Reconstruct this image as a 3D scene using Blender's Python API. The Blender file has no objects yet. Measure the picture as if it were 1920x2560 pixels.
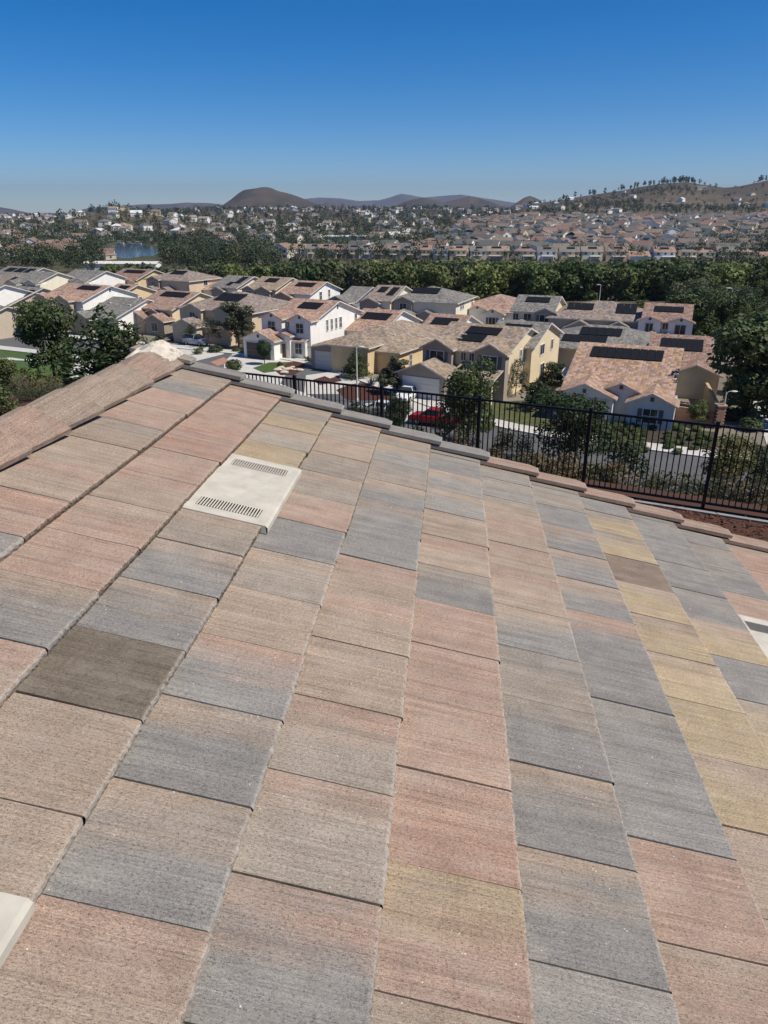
import bpy, math, random
import numpy as np
from mathutils import Matrix, Vector

# ------------------------------------------------------------------ camera, sky, sun, exposure
SC = bpy.context.scene
COL = SC.collection
CAMZ = 19.5                       # street level is z = 0
F_PX, HOR = 1800.0, 528.0         # focal length and horizon row for a 1920 x 2560 frame
TH = math.atan((1280 - HOR) / F_PX)
cd = bpy.data.cameras.new('camera')
cam = bpy.data.objects.new('camera', cd); COL.objects.link(cam)
cam.location = (0, 0, CAMZ)
cam.rotation_euler = (math.pi / 2 - TH, 0, 0)
cd.sensor_fit = 'VERTICAL'; cd.sensor_height = 24.0; cd.lens = 24.0 * F_PX / 2560.0
cd.clip_start = 0.05; cd.clip_end = 60000
SC.camera = cam
SC.render.resolution_x = 768; SC.render.resolution_y = 1024

SUN_AZ, SUN_EL = math.radians(-21), math.radians(54)      # azimuth from +X towards +Y
sdir = Vector((math.cos(SUN_AZ) * math.cos(SUN_EL), math.sin(SUN_AZ) * math.cos(SUN_EL), math.sin(SUN_EL)))
world = bpy.data.worlds.new('World'); SC.world = world; world.use_nodes = True
wn = world.node_tree; wn.nodes.clear()
sky = wn.nodes.new('ShaderNodeTexSky'); sky.sky_type = 'NISHITA'; sky.sun_disc = False
sky.sun_elevation = SUN_EL; sky.sun_rotation = math.pi / 2 - SUN_AZ
sky.altitude = 2500; sky.air_density = 1.0; sky.dust_density = 0.5; sky.ozone_density = 6.0
hs = wn.nodes.new('ShaderNodeHueSaturation'); hs.inputs['Hue'].default_value = 0.503; hs.inputs['Saturation'].default_value = 1.38; hs.inputs['Value'].default_value = 1.0
bg = wn.nodes.new('ShaderNodeBackground'); bg.inputs['Strength'].default_value = 0.098
wo = wn.nodes.new('ShaderNodeOutputWorld')
wn.links.new(sky.outputs[0], hs.inputs['Color']); wn.links.new(hs.outputs[0], bg.inputs['Color'])
wn.links.new(bg.outputs[0], wo.inputs['Surface'])
sl = bpy.data.lights.new('sun', 'SUN'); sl.energy = 5.0; sl.angle = math.radians(0.53); sl.color = (1.0, 0.935, 0.83)
sun = bpy.data.objects.new('sun', sl); COL.objects.link(sun)
sun.rotation_euler = sdir.to_track_quat('Z', 'Y').to_euler()
vs = SC.view_settings
vs.view_transform = 'Standard'; vs.look = 'None'; vs.exposure = 0.14; vs.gamma = 1.0; vs.use_curve_mapping = False

# ------------------------------------------------------------------ helpers
ct, st_ = math.cos(TH), math.sin(TH)
def ray(px, py):
    a = (px - 960) / F_PX; b = (py - 1280) / F_PX
    return np.array([a, ct - b * st_, -st_ - b * ct])
def unp(px, py, z):               # where the ray through a point of the photograph meets the level z
    r = ray(px, py); k = (z - CAMZ) / r[2]
    return Vector((r[0] * k, r[1] * k, z))
NV = (0.435, 0.9); DV = (0.9, -0.435)
def rnd(seed): return random.Random(seed)
def sstep(x, a, b):
    t = np.clip((x - a) / (b - a), 0, 1); return t * t * (3 - 2 * t)

def new_mat(name):
    m = bpy.data.materials.new(name); m.use_nodes = True
    nt = m.node_tree; nt.nodes.clear()
    out = nt.nodes.new('ShaderNodeOutputMaterial')
    p = nt.nodes.new('ShaderNodeBsdfPrincipled'); nt.links.new(p.outputs[0], out.inputs['Surface'])
    p.inputs['Roughness'].default_value = 0.85
    p.inputs['Specular IOR Level'].default_value = 0.25
    return m, nt, p
def N(nt, typ, **kw):
    n = nt.nodes.new(typ)
    for k, v in kw.items():
        if k.startswith('i_'):
            n.inputs[k[2:].replace('_', ' ')].default_value = v
        else: setattr(n, k, v)
    return n
def math_node(nt, op, a, b=None, c=None, clamp=False):
    n = nt.nodes.new('ShaderNodeMath'); n.operation = op; n.use_clamp = clamp
    for i, v in enumerate((a, b, c)):
        if v is None: continue
        if isinstance(v, (int, float)): n.inputs[i].default_value = v
        else: nt.links.new(v, n.inputs[i])
    return n.outputs[0]
def ramp(nt, fac, stops):
    r = nt.nodes.new('ShaderNodeValToRGB'); e = r.color_ramp.elements
    while len(e) < len(stops): e.new(0.5)
    for i, (p, c) in enumerate(stops):
        e[i].position = p; e[i].color = (c, c, c, 1) if isinstance(c, (int, float)) else (*c, 1)
    nt.links.new(fac, r.inputs[0]); return r.outputs[0]
def mixc(nt, fac, a, b, mode='MIX'):
    n = nt.nodes.new('ShaderNodeMix'); n.data_type = 'RGBA'; n.blend_type = mode
    if isinstance(fac, (int, float)): n.inputs[0].default_value = fac
    else: nt.links.new(fac, n.inputs[0])
    for i, v in ((6, a), (7, b)):
        if isinstance(v, tuple): n.inputs[i].default_value = (*v, 1)
        else: nt.links.new(v, n.inputs[i])
    return n.outputs[2]
def noise(nt, vec, scale, detail=3, rough=0.55, out='Fac'):
    n = N(nt, 'ShaderNodeTexNoise'); n.inputs['Scale'].default_value = scale
    n.inputs['Detail'].default_value = detail; n.inputs['Roughness'].default_value = rough
    if vec is not None: nt.links.new(vec, n.inputs['Vector'])
    return n.outputs[out]
def mapping(nt, vec, scale=(1, 1, 1), loc=None):
    n = N(nt, 'ShaderNodeMapping'); n.inputs['Scale'].default_value = scale
    nt.links.new(vec, n.inputs['Vector'])
    if loc is not None: nt.links.new(loc, n.inputs['Location'])
    return n.outputs[0]
def bump(nt, p, h, strength, dist):
    b = N(nt, 'ShaderNodeBump'); b.inputs['Strength'].default_value = strength; b.inputs['Distance'].default_value = dist
    nt.links.new(h, b.inputs['Height']); nt.links.new(b.outputs[0], p.inputs['Normal'])
def attr(nt, name, typ='GEOMETRY'):
    a = N(nt, 'ShaderNodeAttribute'); a.attribute_name = name; a.attribute_type = typ; return a

MAT = {}
def simple(name, col, rough=0.8, metal=0.0, spec=0.25, nscale=0, namt=0.2, space='Object', bmp=0):
    m, nt, p = new_mat(name)
    p.inputs['Roughness'].default_value = rough; p.inputs['Metallic'].default_value = metal
    p.inputs['Specular IOR Level'].default_value = spec
    if nscale:
        tc = N(nt, 'ShaderNodeTexCoord')
        f = noise(nt, tc.outputs[space], nscale, 5, 0.65)
        k = ramp(nt, f, [(0.25, 1 - namt), (0.75, 1 + namt)])
        nt.links.new(mixc(nt, 1.0, col, k, 'MULTIPLY'), p.inputs['Base Color'])
        if bmp: bump(nt, p, f, 0.6, bmp)
    else: p.inputs['Base Color'].default_value = (*col, 1)
    MAT[name] = m; return m

class MB:
    """collects faces with a material, a colour and uv, then links them as one mesh object"""
    def __init__(s): s.v = []; s.f = []; s.m = []; s.c = []; s.uv = []; s.mats = []
    def mi(s, mat):
        if mat not in s.mats: s.mats.append(mat)
        return s.mats.index(mat)
    def face(s, pts, mat, col=(1, 1, 1), uv=None):
        b = len(s.v); s.v += [tuple(p) for p in pts]
        s.f.append(tuple(range(b, b + len(pts)))); s.m.append(s.mi(mat)); s.c.append(col)
        s.uv += list(uv) if uv else [(0, 0)] * len(pts)
    def mesh(s, name, smooth=False):
        me = bpy.data.meshes.new(name); me.from_pydata(s.v, [], s.f)
        for m in s.mats: me.materials.append(MAT[m])
        me.polygons.foreach_set('material_index', s.m)
        a = me.attributes.new('Col', 'FLOAT_COLOR', 'FACE')
        a.data.foreach_set('color', np.array([(*c, 1) for c in s.c], 'f').ravel())
        ul = me.uv_layers.new(name='uv'); ul.data.foreach_set('uv', np.array(s.uv, 'f').ravel())
        if smooth: me.polygons.foreach_set('use_smooth', [True] * len(me.polygons))
        me.update(); return me
    def build(s, name, parent=None, smooth=False, loc=None):
        return link(name, s.mesh(name, smooth), parent, loc)
    def box(s, x0, x1, y0, y1, z0, z1, mat, col=(1, 1, 1), skip=''):
        P = [(x0, y0, z0), (x1, y0, z0), (x1, y1, z0), (x0, y1, z0), (x0, y0, z1), (x1, y0, z1), (x1, y1, z1), (x0, y1, z1)]
        for k, q in (('b', (3, 2, 1, 0)), ('t', (4, 5, 6, 7)), ('f', (0, 1, 5, 4)), ('r', (1, 2, 6, 5)), ('k', (2, 3, 7, 6)), ('l', (3, 0, 4, 7))):
            if k not in skip: s.face([P[i] for i in q], mat, col)
    def tube(s, pts, rads, n, mat, col=(1, 1, 1), caps=True):
        rings = []
        for i, p in enumerate(pts):
            p = Vector(p); d = (Vector(pts[min(i + 1, len(pts) - 1)]) - Vector(pts[max(i - 1, 0)])).normalized()
            a = d.orthogonal().normalized() if abs(d.z) > 0.98 or d.length == 0 else d.cross(Vector((0, 0, 1))).normalized()
            b = d.cross(a)
            rings.append([p + (a * math.cos(2 * math.pi * j / n) + b * math.sin(2 * math.pi * j / n)) * rads[i] for j in range(n)])
        for i in range(len(rings) - 1):
            for j in range(n):
                k = (j + 1) % n; s.face([rings[i][k], rings[i][j], rings[i + 1][j], rings[i + 1][k]], mat, col)
        if caps: s.face(rings[0], mat, col); s.face(rings[-1][::-1], mat, col)
    def lathe(s, prof, n, mat, col=(1, 1, 1), ax='z', c=(0, 0, 0)):
        def P(r, h, j):
            a = 2 * math.pi * j / n
            q = (r * math.cos(a), r * math.sin(a), h) if ax == 'z' else (r * math.cos(a), h, r * math.sin(a)) if ax == 'y' else (h, r * math.cos(a), r * math.sin(a))
            return (q[0] + c[0], q[1] + c[1], q[2] + c[2])
        for (r0, h0), (r1, h1) in zip(prof, prof[1:]):
            for j in range(n): s.face([P(r0, h0, j), P(r0, h0, j + 1), P(r1, h1, j + 1), P(r1, h1, j)], mat, col)

def link(name, me, parent=None, loc=None):
    o = bpy.data.objects.new(name, me); COL.objects.link(o)
    if parent: o.parent = parent
    if loc is not None: o.location = loc
    return o
def tag(o, label=None, cat=None, group=None, kind=None):
    if label: o['label'] = label
    if cat: o['category'] = cat
    if group: o['group'] = group
    if kind: o['kind'] = kind
    return o
def empty(name, loc=(0, 0, 0), rz=0, label=None, cat=None, group=None):
    o = bpy.data.objects.new(name, None); COL.objects.link(o); o.empty_display_size = 0.2
    o.location = loc; o.rotation_euler = (0, 0, rz); return tag(o, label, cat, group)
def copy_tree(o, parent=None):
    c = o.copy(); COL.objects.link(c); c.parent = parent
    for ch in o.children: copy_tree(ch, c)
    return c
def np_mesh(name, V, Fq, mat, cols=None):
    """V (n,3), Fq (m,k) all faces of k corners; cols per face"""
    me = bpy.data.meshes.new(name); k = Fq.shape[1]; m = len(Fq)
    me.vertices.add(len(V)); me.vertices.foreach_set('co', V.astype('f').ravel())
    me.loops.add(m * k); me.loops.foreach_set('vertex_index', Fq.astype('i').ravel())
    me.polygons.add(m); me.polygons.foreach_set('loop_start', np.arange(0, m * k, k, dtype='i'))
    me.polygons.foreach_set('loop_total', np.full(m, k, 'i'))
    me.materials.append(MAT[mat])
    if cols is not None:
        a = me.attributes.new('Col', 'FLOAT_COLOR', 'FACE')
        a.data.foreach_set('color', np.concatenate([cols, np.ones((m, 1))], 1).astype('f').ravel())
    me.update(calc_edges=True); return me

# ------------------------------------------------------------------ materials
def roof_field_tile_material():
    m, nt, p = new_mat('concrete_roof_tile')
    tc = N(nt, 'ShaderNodeTexCoord'); oi = N(nt, 'ShaderNodeObjectInfo')
    A = attr(nt, 'col_near', 'OBJECT'); B = attr(nt, 'col_far', 'OBJECT')
    off = N(nt, 'ShaderNodeCombineXYZ')
    nt.links.new(math_node(nt, 'MULTIPLY', oi.outputs['Random'], 37.0), off.inputs[0])
    nt.links.new(math_node(nt, 'MULTIPLY', oi.outputs['Random'], 91.0), off.inputs[1])
    ob = N(nt, 'ShaderNodeVectorMath'); ob.operation = 'ADD'
    nt.links.new(tc.outputs['Object'], ob.inputs[0]); nt.links.new(off.outputs[0], ob.inputs[1]); ob = ob.outputs[0]
    sx = N(nt, 'ShaderNodeSeparateXYZ'); nt.links.new(tc.outputs['Object'], sx.inputs[0])
    # blended slurry colour, running across the width of the tile
    wob = noise(nt, mapping(nt, ob, (9, 1.6, 1)), 1.0, 3, 0.6)
    fx = math_node(nt, 'ADD', math_node(nt, 'MULTIPLY', sx.outputs[0], 3.1), math_node(nt, 'MULTIPLY', math_node(nt, 'SUBTRACT', wob, 0.5), 1.3))
    fac = ramp(nt, fx, [(0.42, 0.0), (0.95, 1.0)])
    col = mixc(nt, fac, A.outputs['Color'], B.outputs['Color'])
    # broom streaks along the slope, sandy grain, pits
    streak = noise(nt, mapping(nt, ob, (175, 2.2, 40)), 1.0, 5, 0.70)
    band = noise(nt, mapping(nt, ob, (34, 1.1, 9)), 1.0, 3, 0.6)
    col = mixc(nt, 1.0, col, ramp(nt, band, [(0.28, 0.80), (0.5, 1.0), (0.74, 1.14)]), 'MULTIPLY')
    col = mixc(nt, 1.0, col, ramp(nt, streak, [(0.22, 0.42), (0.40, 0.88), (0.56, 1.06), (0.80, 1.42)]), 'MULTIPLY')
    grain = noise(nt, ob, 390.0, 3, 0.8)
    col = mixc(nt, 1.0, col, ramp(nt, grain, [(0.26, 0.34), (0.5, 1.0), (0.78, 1.65)]), 'MULTIPLY')
    grain2 = noise(nt, mapping(nt, ob, (1.0, 0.5, 1)), 185.0, 3, 0.75)
    col = mixc(nt, 1.0, col, ramp(nt, grain2, [(0.28, 0.62), (0.5, 1.0), (0.75, 1.30)]), 'MULTIPLY')
    stain = noise(nt, ob, 9.0, 4, 0.6)
    col = mixc(nt, 1.0, col, ramp(nt, stain, [(0.3, 0.88), (0.7, 1.1)]), 'MULTIPLY')
    pit = noise(nt, mapping(nt, ob, (1.0, 0.30, 1)), 360.0, 2, 0.6)
    pitm = ramp(nt, pit, [(0.33, 0.8), (0.40, 0.0)])
    col = mixc(nt, pitm, col, mixc(nt, 1.0, col, (0.42, 0.41, 0.40), 'MULTIPLY'))
    # pale lime specks and a worn pale lower edge
    vo = N(nt, 'ShaderNodeTexVoronoi'); vo.inputs['Scale'].default_value = 62.0; nt.links.new(ob, vo.inputs['Vector'])
    spk = math_node(nt, 'MULTIPLY', math_node(nt, 'LESS_THAN', vo.outputs['Distance'], 0.13),
                    math_node(nt, 'GREATER_THAN', noise(nt, ob, 23.0, 2), 0.63))
    col = mixc(nt, math_node(nt, 'MULTIPLY', spk, 0.85), col, (0.70, 0.66, 0.60))
    edge = ramp(nt, math_node(nt, 'ADD', sx.outputs[1], math_node(nt, 'MULTIPLY', math_node(nt, 'SUBTRACT', noise(nt, ob, 70.0, 3), 0.5), 0.02)), [(0.001, 0.7), (0.009, 0.0)])
    col = mixc(nt, math_node(nt, 'MULTIPLY', edge, math_node(nt, 'SUBTRACT', 1.15, attr(nt, 'moss', 'OBJECT').outputs['Fac'])), col, (0.46, 0.42, 0.37))
    # dusty bloom and old water marks over the whole face
    dust = ramp(nt, noise(nt, mapping(nt, ob, (2.2, 1.0, 1)), 5.0, 5, 0.7), [(0.46, 0.0), (0.74, 0.34)])
    col = mixc(nt, dust, col, (0.40, 0.36, 0.31))
    # soil and moss caught in the broken lower edge
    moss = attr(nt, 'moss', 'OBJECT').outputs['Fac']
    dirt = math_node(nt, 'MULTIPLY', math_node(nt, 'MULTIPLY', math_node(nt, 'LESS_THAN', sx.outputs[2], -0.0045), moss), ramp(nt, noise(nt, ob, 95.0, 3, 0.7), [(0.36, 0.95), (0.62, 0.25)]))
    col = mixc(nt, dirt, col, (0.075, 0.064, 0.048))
    nt.links.new(col, p.inputs['Base Color'])
    h = math_node(nt, 'ADD', math_node(nt, 'MULTIPLY', streak, 0.9), math_node(nt, 'MULTIPLY', grain, 0.6))
    h = math_node(nt, 'SUBTRACT', h, math_node(nt, 'MULTIPLY', pitm, 0.5))
    bump(nt, p, h, 0.75, 0.004)
    p.inputs['Roughness'].default_value = 0.93; p.inputs['Specular IOR Level'].default_value = 0.15
    MAT['field_tile'] = m
roof_field_tile_material()

def house_roof_material():
    m, nt, p = new_mat('house_roof_tiles')
    uv = N(nt, 'ShaderNodeUVMap'); uv.uv_map = 'uv'; c = attr(nt, 'Col')
    vec = N(nt, 'ShaderNodeMapping'); vec.inputs['Scale'].default_value = (1 / 0.30, 1 / 0.38, 1); nt.links.new(uv.outputs[0], vec.inputs[0])
    fl = N(nt, 'ShaderNodeVectorMath'); fl.operation = 'FLOOR'; nt.links.new(vec.outputs[0], fl.inputs[0])
    wnz = N(nt, 'ShaderNodeTexWhiteNoise'); wnz.noise_dimensions = '2D'; nt.links.new(fl.outputs[0], wnz.inputs['Vector'])
    hsv = N(nt, 'ShaderNodeHueSaturation'); nt.links.new(c.outputs['Color'], hsv.inputs['Color'])
    nt.links.new(math_node(nt, 'ADD', 0.485, math_node(nt, 'MULTIPLY', wnz.outputs['Value'], 0.03)), hsv.inputs['Hue'])
    nt.links.new(math_node(nt, 'ADD', 0.7, math_node(nt, 'MULTIPLY', wnz.outputs['Value'], 0.6)), hsv.inputs['Saturation'])
    sep = N(nt, 'ShaderNodeSeparateColor'); nt.links.new(wnz.outputs['Color'], sep.inputs[0])
    nt.links.new(math_node(nt, 'ADD', 0.66, math_node(nt, 'MULTIPLY', sep.outputs[1], 0.68)), hsv.inputs['Value'])
    big = noise(nt, uv.outputs[0], 0.5, 4, 0.6)
    col = mixc(nt, 1.0, hsv.outputs[0], ramp(nt, big, [(0.3, 0.82), (0.7, 1.15)]), 'MULTIPLY')
    fr = N(nt, 'ShaderNodeVectorMath'); fr.operation = 'FRACTION'; nt.links.new(vec.outputs[0], fr.inputs[0])
    sp = N(nt, 'ShaderNodeSeparateXYZ'); nt.links.new(fr.outputs[0], sp.inputs[0])
    h = math_node(nt, 'SUBTRACT', 1.0, sp.outputs[1])
    rib = math_node(nt, 'ABSOLUTE', math_node(nt, 'SUBTRACT', sp.outputs[0], 0.5))
    h = math_node(nt, 'SUBTRACT', h, math_node(nt, 'MULTIPLY', rib, 0.6))
    bump(nt, p, h, 0.9, 0.05)
    nt.links.new(col, p.inputs['Base Color']); MAT['house_roof'] = m
house_roof_material()

def col_attr_material(name, nscale, namt, rough=0.85, spec=0.2, space='Object', bmp=0.0, gen=None):
    m, nt, p = new_mat(name); c = attr(nt, 'Col'); tc = N(nt, 'ShaderNodeTexCoord')
    f = noise(nt, tc.outputs[space], nscale, 5, 0.62)
    nt.links.new(mixc(nt, 1.0, c.outputs['Color'], ramp(nt, f, [(0.25, 1 - namt), (0.75, 1 + namt)]), 'MULTIPLY'), p.inputs['Base Color'])
    p.inputs['Roughness'].default_value = rough; p.inputs['Specular IOR Level'].default_value = spec
    if bmp: bump(nt, p, f, 0.5, bmp)
    MAT[name] = m
col_attr_material('stucco', 0.9, 0.10, bmp=0.01)
col_attr_material('paint', 2.0, 0.05, 0.6)
col_attr_material('car_paint', 1.0, 0.02, 0.22, 0.6)
col_attr_material('terrain', 0.02, 0.28, 0.95, 0.1)

def foliage_material(name, c0, c1, trans=0.25):
    m, nt, p = new_mat(name); oi = N(nt, 'ShaderNodeObjectInfo'); c = attr(nt, 'Col')
    tc = N(nt, 'ShaderNodeTexCoord')
    f = noise(nt, tc.outputs['Object'], 0.55, 3, 0.6)
    k = math_node(nt, 'ADD', math_node(nt, 'MULTIPLY', f, 0.9), math_node(nt, 'MULTIPLY', math_node(nt, 'SUBTRACT', oi.outputs['Random'], 0.5), 0.7))
    col = mixc(nt, ramp(nt, k, [(0.2, 0.0), (0.75, 1.0)]), c0, c1)
    col = mixc(nt, 1.0, col, c.outputs['Color'], 'MULTIPLY')
    nt.links.new(col, p.inputs['Base Color'])
    p.inputs['Roughness'].default_value = 0.6; p.inputs['Specular IOR Level'].default_value = 0.3
    t = N(nt, 'ShaderNodeBsdfTranslucent'); nt.links.new(col, t.inputs['Color'])
    mx = N(nt, 'ShaderNodeMixShader'); mx.inputs[0].default_value = trans
    out = [n for n in nt.nodes if n.type == 'OUTPUT_MATERIAL'][0]
    nt.links.new(p.outputs[0], mx.inputs[1]); nt.links.new(t.outputs[0], mx.inputs[2]); nt.links.new(mx.outputs[0], out.inputs['Surface'])
    MAT[name] = m
foliage_material('leaf_mid', (0.042, 0.066, 0.022), (0.120, 0.145, 0.046))
foliage_material('leaf_dark', (0.030, 0.050, 0.020), (0.082, 0.108, 0.037))
foliage_material('leaf_olive', (0.060, 0.072, 0.040), (0.115, 0.120, 0.062))
foliage_material('leaf_dry', (0.070, 0.068, 0.044), (0.135, 0.120, 0.078))
foliage_material('leaf_yellow', (0.10, 0.11, 0.03), (0.17, 0.16, 0.05))
foliage_material('leaf_wood', (0.056, 0.088, 0.024), (0.165, 0.195, 0.056))
foliage_material('leaf_mid2', (0.070, 0.095, 0.028), (0.165, 0.185, 0.060))
foliage_material('leaf_far', (0.031, 0.049, 0.022), (0.074, 0.094, 0.038), 0.12)
foliage_material('agave', (0.13, 0.17, 0.16), (0.19, 0.23, 0.21), 0.1)
simple('bark', (0.10, 0.078, 0.06), 0.9, nscale=6, namt=0.35)
simple('bark_pale', (0.22, 0.19, 0.15), 0.9, nscale=6, namt=0.3)
simple('asphalt', (0.105, 0.105, 0.108), 0.9, nscale=0.35, namt=0.18, space='Object')
simple('concrete', (0.50, 0.475, 0.43), 0.85, nscale=0.8, namt=0.12)
simple('mow_concrete', (0.26, 0.25, 0.235), 0.9, nscale=3, namt=0.2)
simple('kerb', (0.56, 0.54, 0.50), 0.85, nscale=2, namt=0.1)
simple('brick_paving', (0.36, 0.20, 0.14), 0.85, nscale=4, namt=0.3)
simple('lawn', (0.055, 0.095, 0.022), 0.9, nscale=1.5, namt=0.35)
simple('lawn_dry', (0.085, 0.092, 0.034), 0.9, nscale=1.2, namt=0.45)
simple('mulch', (0.075, 0.030, 0.020), 0.95, nscale=14, namt=0.6, bmp=0.03)
simple('mulch_chip', (0.11, 0.045, 0.03), 0.95, nscale=20, namt=0.6)
simple('yard_soil', (0.055, 0.045, 0.034), 0.95, nscale=1.2, namt=0.4)
simple('black_metal', (0.012, 0.012, 0.013), 0.45, 0.3, 0.5)
simple('grey_metal', (0.38, 0.39, 0.39), 0.45, 0.7)
simple('glass', (0.030, 0.036, 0.042), 0.12, 0, 0.5)
simple('solar', (0.012, 0.012, 0.014), 0.6, 0, 0.12)
simple('solar_frame', (0.02, 0.02, 0.022), 0.4, 0.4)
simple('rubber', (0.02, 0.02, 0.02), 0.9)
simple('rim', (0.45, 0.45, 0.46), 0.35, 0.8)
simple('lamp_red', (0.35, 0.02, 0.02), 0.3)
simple('lamp_clear', (0.7, 0.7, 0.72), 0.15)
simple('vent_paint', (0.47, 0.435, 0.365), 0.75, nscale=8, namt=0.20)
simple('vent_dark', (0.09, 0.086, 0.08), 0.9)
simple('felt', (0.035, 0.033, 0.032), 0.95)
simple('mortar', (0.56, 0.50, 0.415), 0.95, nscale=22, namt=0.25, bmp=0.02)
simple('deck_wood', (0.25, 0.2, 0.15), 0.9)
simple('rock', (0.52, 0.45, 0.36), 0.9, nscale=5, namt=0.3)
simple('dish', (0.7, 0.7, 0.7), 0.5)
m_, nt_, p_ = new_mat('lake_water'); p_.inputs['Base Color'].default_value = (0.030, 0.055, 0.075, 1)
p_.inputs['Roughness'].default_value = 0.09; p_.inputs['Specular IOR Level'].default_value = 0.5
tc_ = N(nt_, 'ShaderNodeTexCoord'); bump(nt_, p_, noise(nt_, tc_.outputs['Object'], 0.6, 3), 0.25, 0.25); MAT['water'] = m_

# ------------------------------------------------------------------ terrain
def vnoise(x, y, s):
    x = np.asarray(x) / s; y = np.asarray(y) / s
    xi, yi = np.floor(x), np.floor(y); fx, fy = x - xi, y - yi
    fx, fy = fx * fx * (3 - 2 * fx), fy * fy * (3 - 2 * fy)
    def h(a, b): v = np.sin(a * 127.1 + b * 311.7) * 43758.5453; return v - np.floor(v)
    return (h(xi, yi) * (1 - fx) + h(xi + 1, yi) * fx) * (1 - fy) + (h(xi, yi + 1) * (1 - fx) + h(xi + 1, yi + 1) * fx) * fy
def fbm(x, y, s, o=4): return sum(vnoise(x + 17 * i, y - 31 * i, s / 2 ** i) * 0.5 ** i for i in range(o)) / (2 - 0.5 ** (o - 1))

PAD = 14.0
def tc_road(s): return 59.5 + 22.0 * sstep(-np.asarray(s, float), 12, 62)
HILLS = [  # distance, front half depth, back half depth, ridge line as seen, roughness
 (1900, 830, 900, [(1100, 545), (1180, 538), (1260, 530), (1330, 509), (1400, 500), (1460, 490), (1520, 481), (1600, 467), (1650, 459), (1700, 456), (1750, 463), (1800, 470), (1840, 466), (1880, 457), (1920, 447), (2000, 433), (2150, 425), (2600, 470), (3000, 540)], 7),
 (3300, 330, 400, [(515, 530), (545, 520), (575, 501), (600, 482), (612, 474), (622, 471), (645, 467), (660, 464), (674, 464), (684, 467), (698, 474), (720, 480), (750, 491), (790, 508), (820, 518), (850, 524), (880, 530)], 14),
 (2600, 250, 300, [(440, 535), (458, 528), (480, 519), (505, 514), (530, 517), (560, 525), (600, 535)], 4),
 (3600, 260, 300, [(1240, 535), (1268, 520), (1290, 503), (1308, 489), (1322, 485), (1340, 493), (1360, 507), (1385, 520), (1400, 533)], 6),
 (4300, 420, 500, [(900, 530), (960, 519), (985, 516), (1005, 505), (1030, 497), (1060, 492), (1085, 497), (1110, 505), (1140, 497), (1174, 489), (1200, 496), (1230, 506), (1270, 518), (1320, 530)], 10),
 (5200, 350, 500, [(780, 533), (800, 512), (822, 502), (845, 509), (880, 516), (920, 518), (950, 533)], 10),
 (11800, 1200, 1100, [(560, 532), (700, 513), (740, 500), (800, 493), (850, 495), (900, 501), (950, 498), (980, 490), (1003, 483), (1030, 487), (1060, 493), (1100, 490), (1150, 486), (1200, 493), (1260, 502), (1330, 510), (1450, 512), (1600, 515), (2000, 520)], 40),
 (7600, 700, 900, [(-700, 515), (-200, 509), (-60, 510), (0, 517), (40, 525), (80, 534)], 20),
 (8600, 800, 1000, [(150, 536), (190, 527), (230, 519), (280, 515), (330, 512), (400, 509), (470, 505), (530, 508), (600, 515), (660, 530)], 25),
 (1020, 330, 350, [(140, 551), (200, 541), (240, 531), (270, 524), (290, 521), (330, 528), (370, 535), (430, 545), (520, 552)], 2),
 (2000, 420, 500, [(700, 540), (820, 536), (900, 528), (1000, 523), (1100, 522), (1200, 525), (1300, 532)], 3),
]
LAKE = [unp(x, y, -7.2) for x, y in ((262, 641), (266, 630), (256, 619), (290, 610), (345, 609), (385, 614), (420, 610), (478, 615), (470, 627), (440, 633), (404, 634), (386, 643), (350, 645), (316, 650), (290, 647))]
def in_poly(x, y, poly):
    r = np.zeros(np.shape(x), bool); n = len(poly)
    for i in range(n):
        x0, y0 = poly[i][0], poly[i][1]; x1, y1 = poly[(i + 1) % n][0], poly[(i + 1) % n][1]
        if y0 == y1: continue
        c = ((y0 > y) != (y1 > y)) & (x < (x1 - x0) * (y - y0) / (y1 - y0) + x0); r ^= c
    return r
def height(x, y):
    x = np.asarray(x, float); y = np.asarray(y, float)
    t = NV[0] * x + NV[1] * y; s = DV[0] * x + DV[1] * y
    Y = np.maximum(y, 1.0); q = x / Y; px = 960 + 1951 * q
    te = tc_road(s) - 9.0
    near = PAD * (1 - np.clip((t - 15.5) / (te - 15.5), 0, 1))
    near = near + (fbm(x, y, 6.0) - 0.5) * 0.5 * sstep(t, 16.5, 19) * sstep(-t, -te, -te + 3)
    z = near - 6.0 * sstep(Y, 172, 215)
    right = sstep(q, 0.04, 0.16)
    z = z + right * 14.5 * sstep(Y, 430, 1150)
    mid = sstep(q, -0.42, -0.2)
    z = z + (1 - right) * sstep(Y, 720, 2300) * (13 + 18 * mid)
    z = z - sstep(Y, 2600, 6500) * (12 + 10 * mid)
    z = z + (fbm(x, y, 160) - 0.5) * 4 * sstep(Y, 700, 1400) + (fbm(x, y, 14.0) - 0.5) * 1.4 * sstep(Y, 176, 200) * sstep(-Y, -395, -370)
    for Y0, wf, wb, pts, rough in HILLS:
        xs = [p[0] for p in pts]; hz = [CAMZ + Y0 * (HOR - p[1]) / 2114.0 for p in pts]
        top = np.interp(px, xs, hz, left=-999, right=-999)
        d = np.where(Y < Y0, (Y0 - Y) / wf, (Y - Y0) / wb)
        k = np.clip(1 - d, 0, 1); k = np.where(Y < Y0, k ** 1.15, k)
        k = k * k * (3 - 2 * k) * 0.5 + k * 0.5
        rg = np.abs(fbm(x, y, 0.09 * Y0) - 0.5) * 2
        hh = z + (top - z) * k - rg * rough * 2.2 * k * (1 - k) * 2 + (fbm(x, y, 0.02 * Y0) - 0.5) * rough * 0.35 * (k > 0)
        z = np.where((top > -900) & (k > 0), np.maximum(z, hh), z)
    lk = in_poly(x, y, LAKE)
    return np.where(lk, np.minimum(z, -9.5), z)
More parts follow.
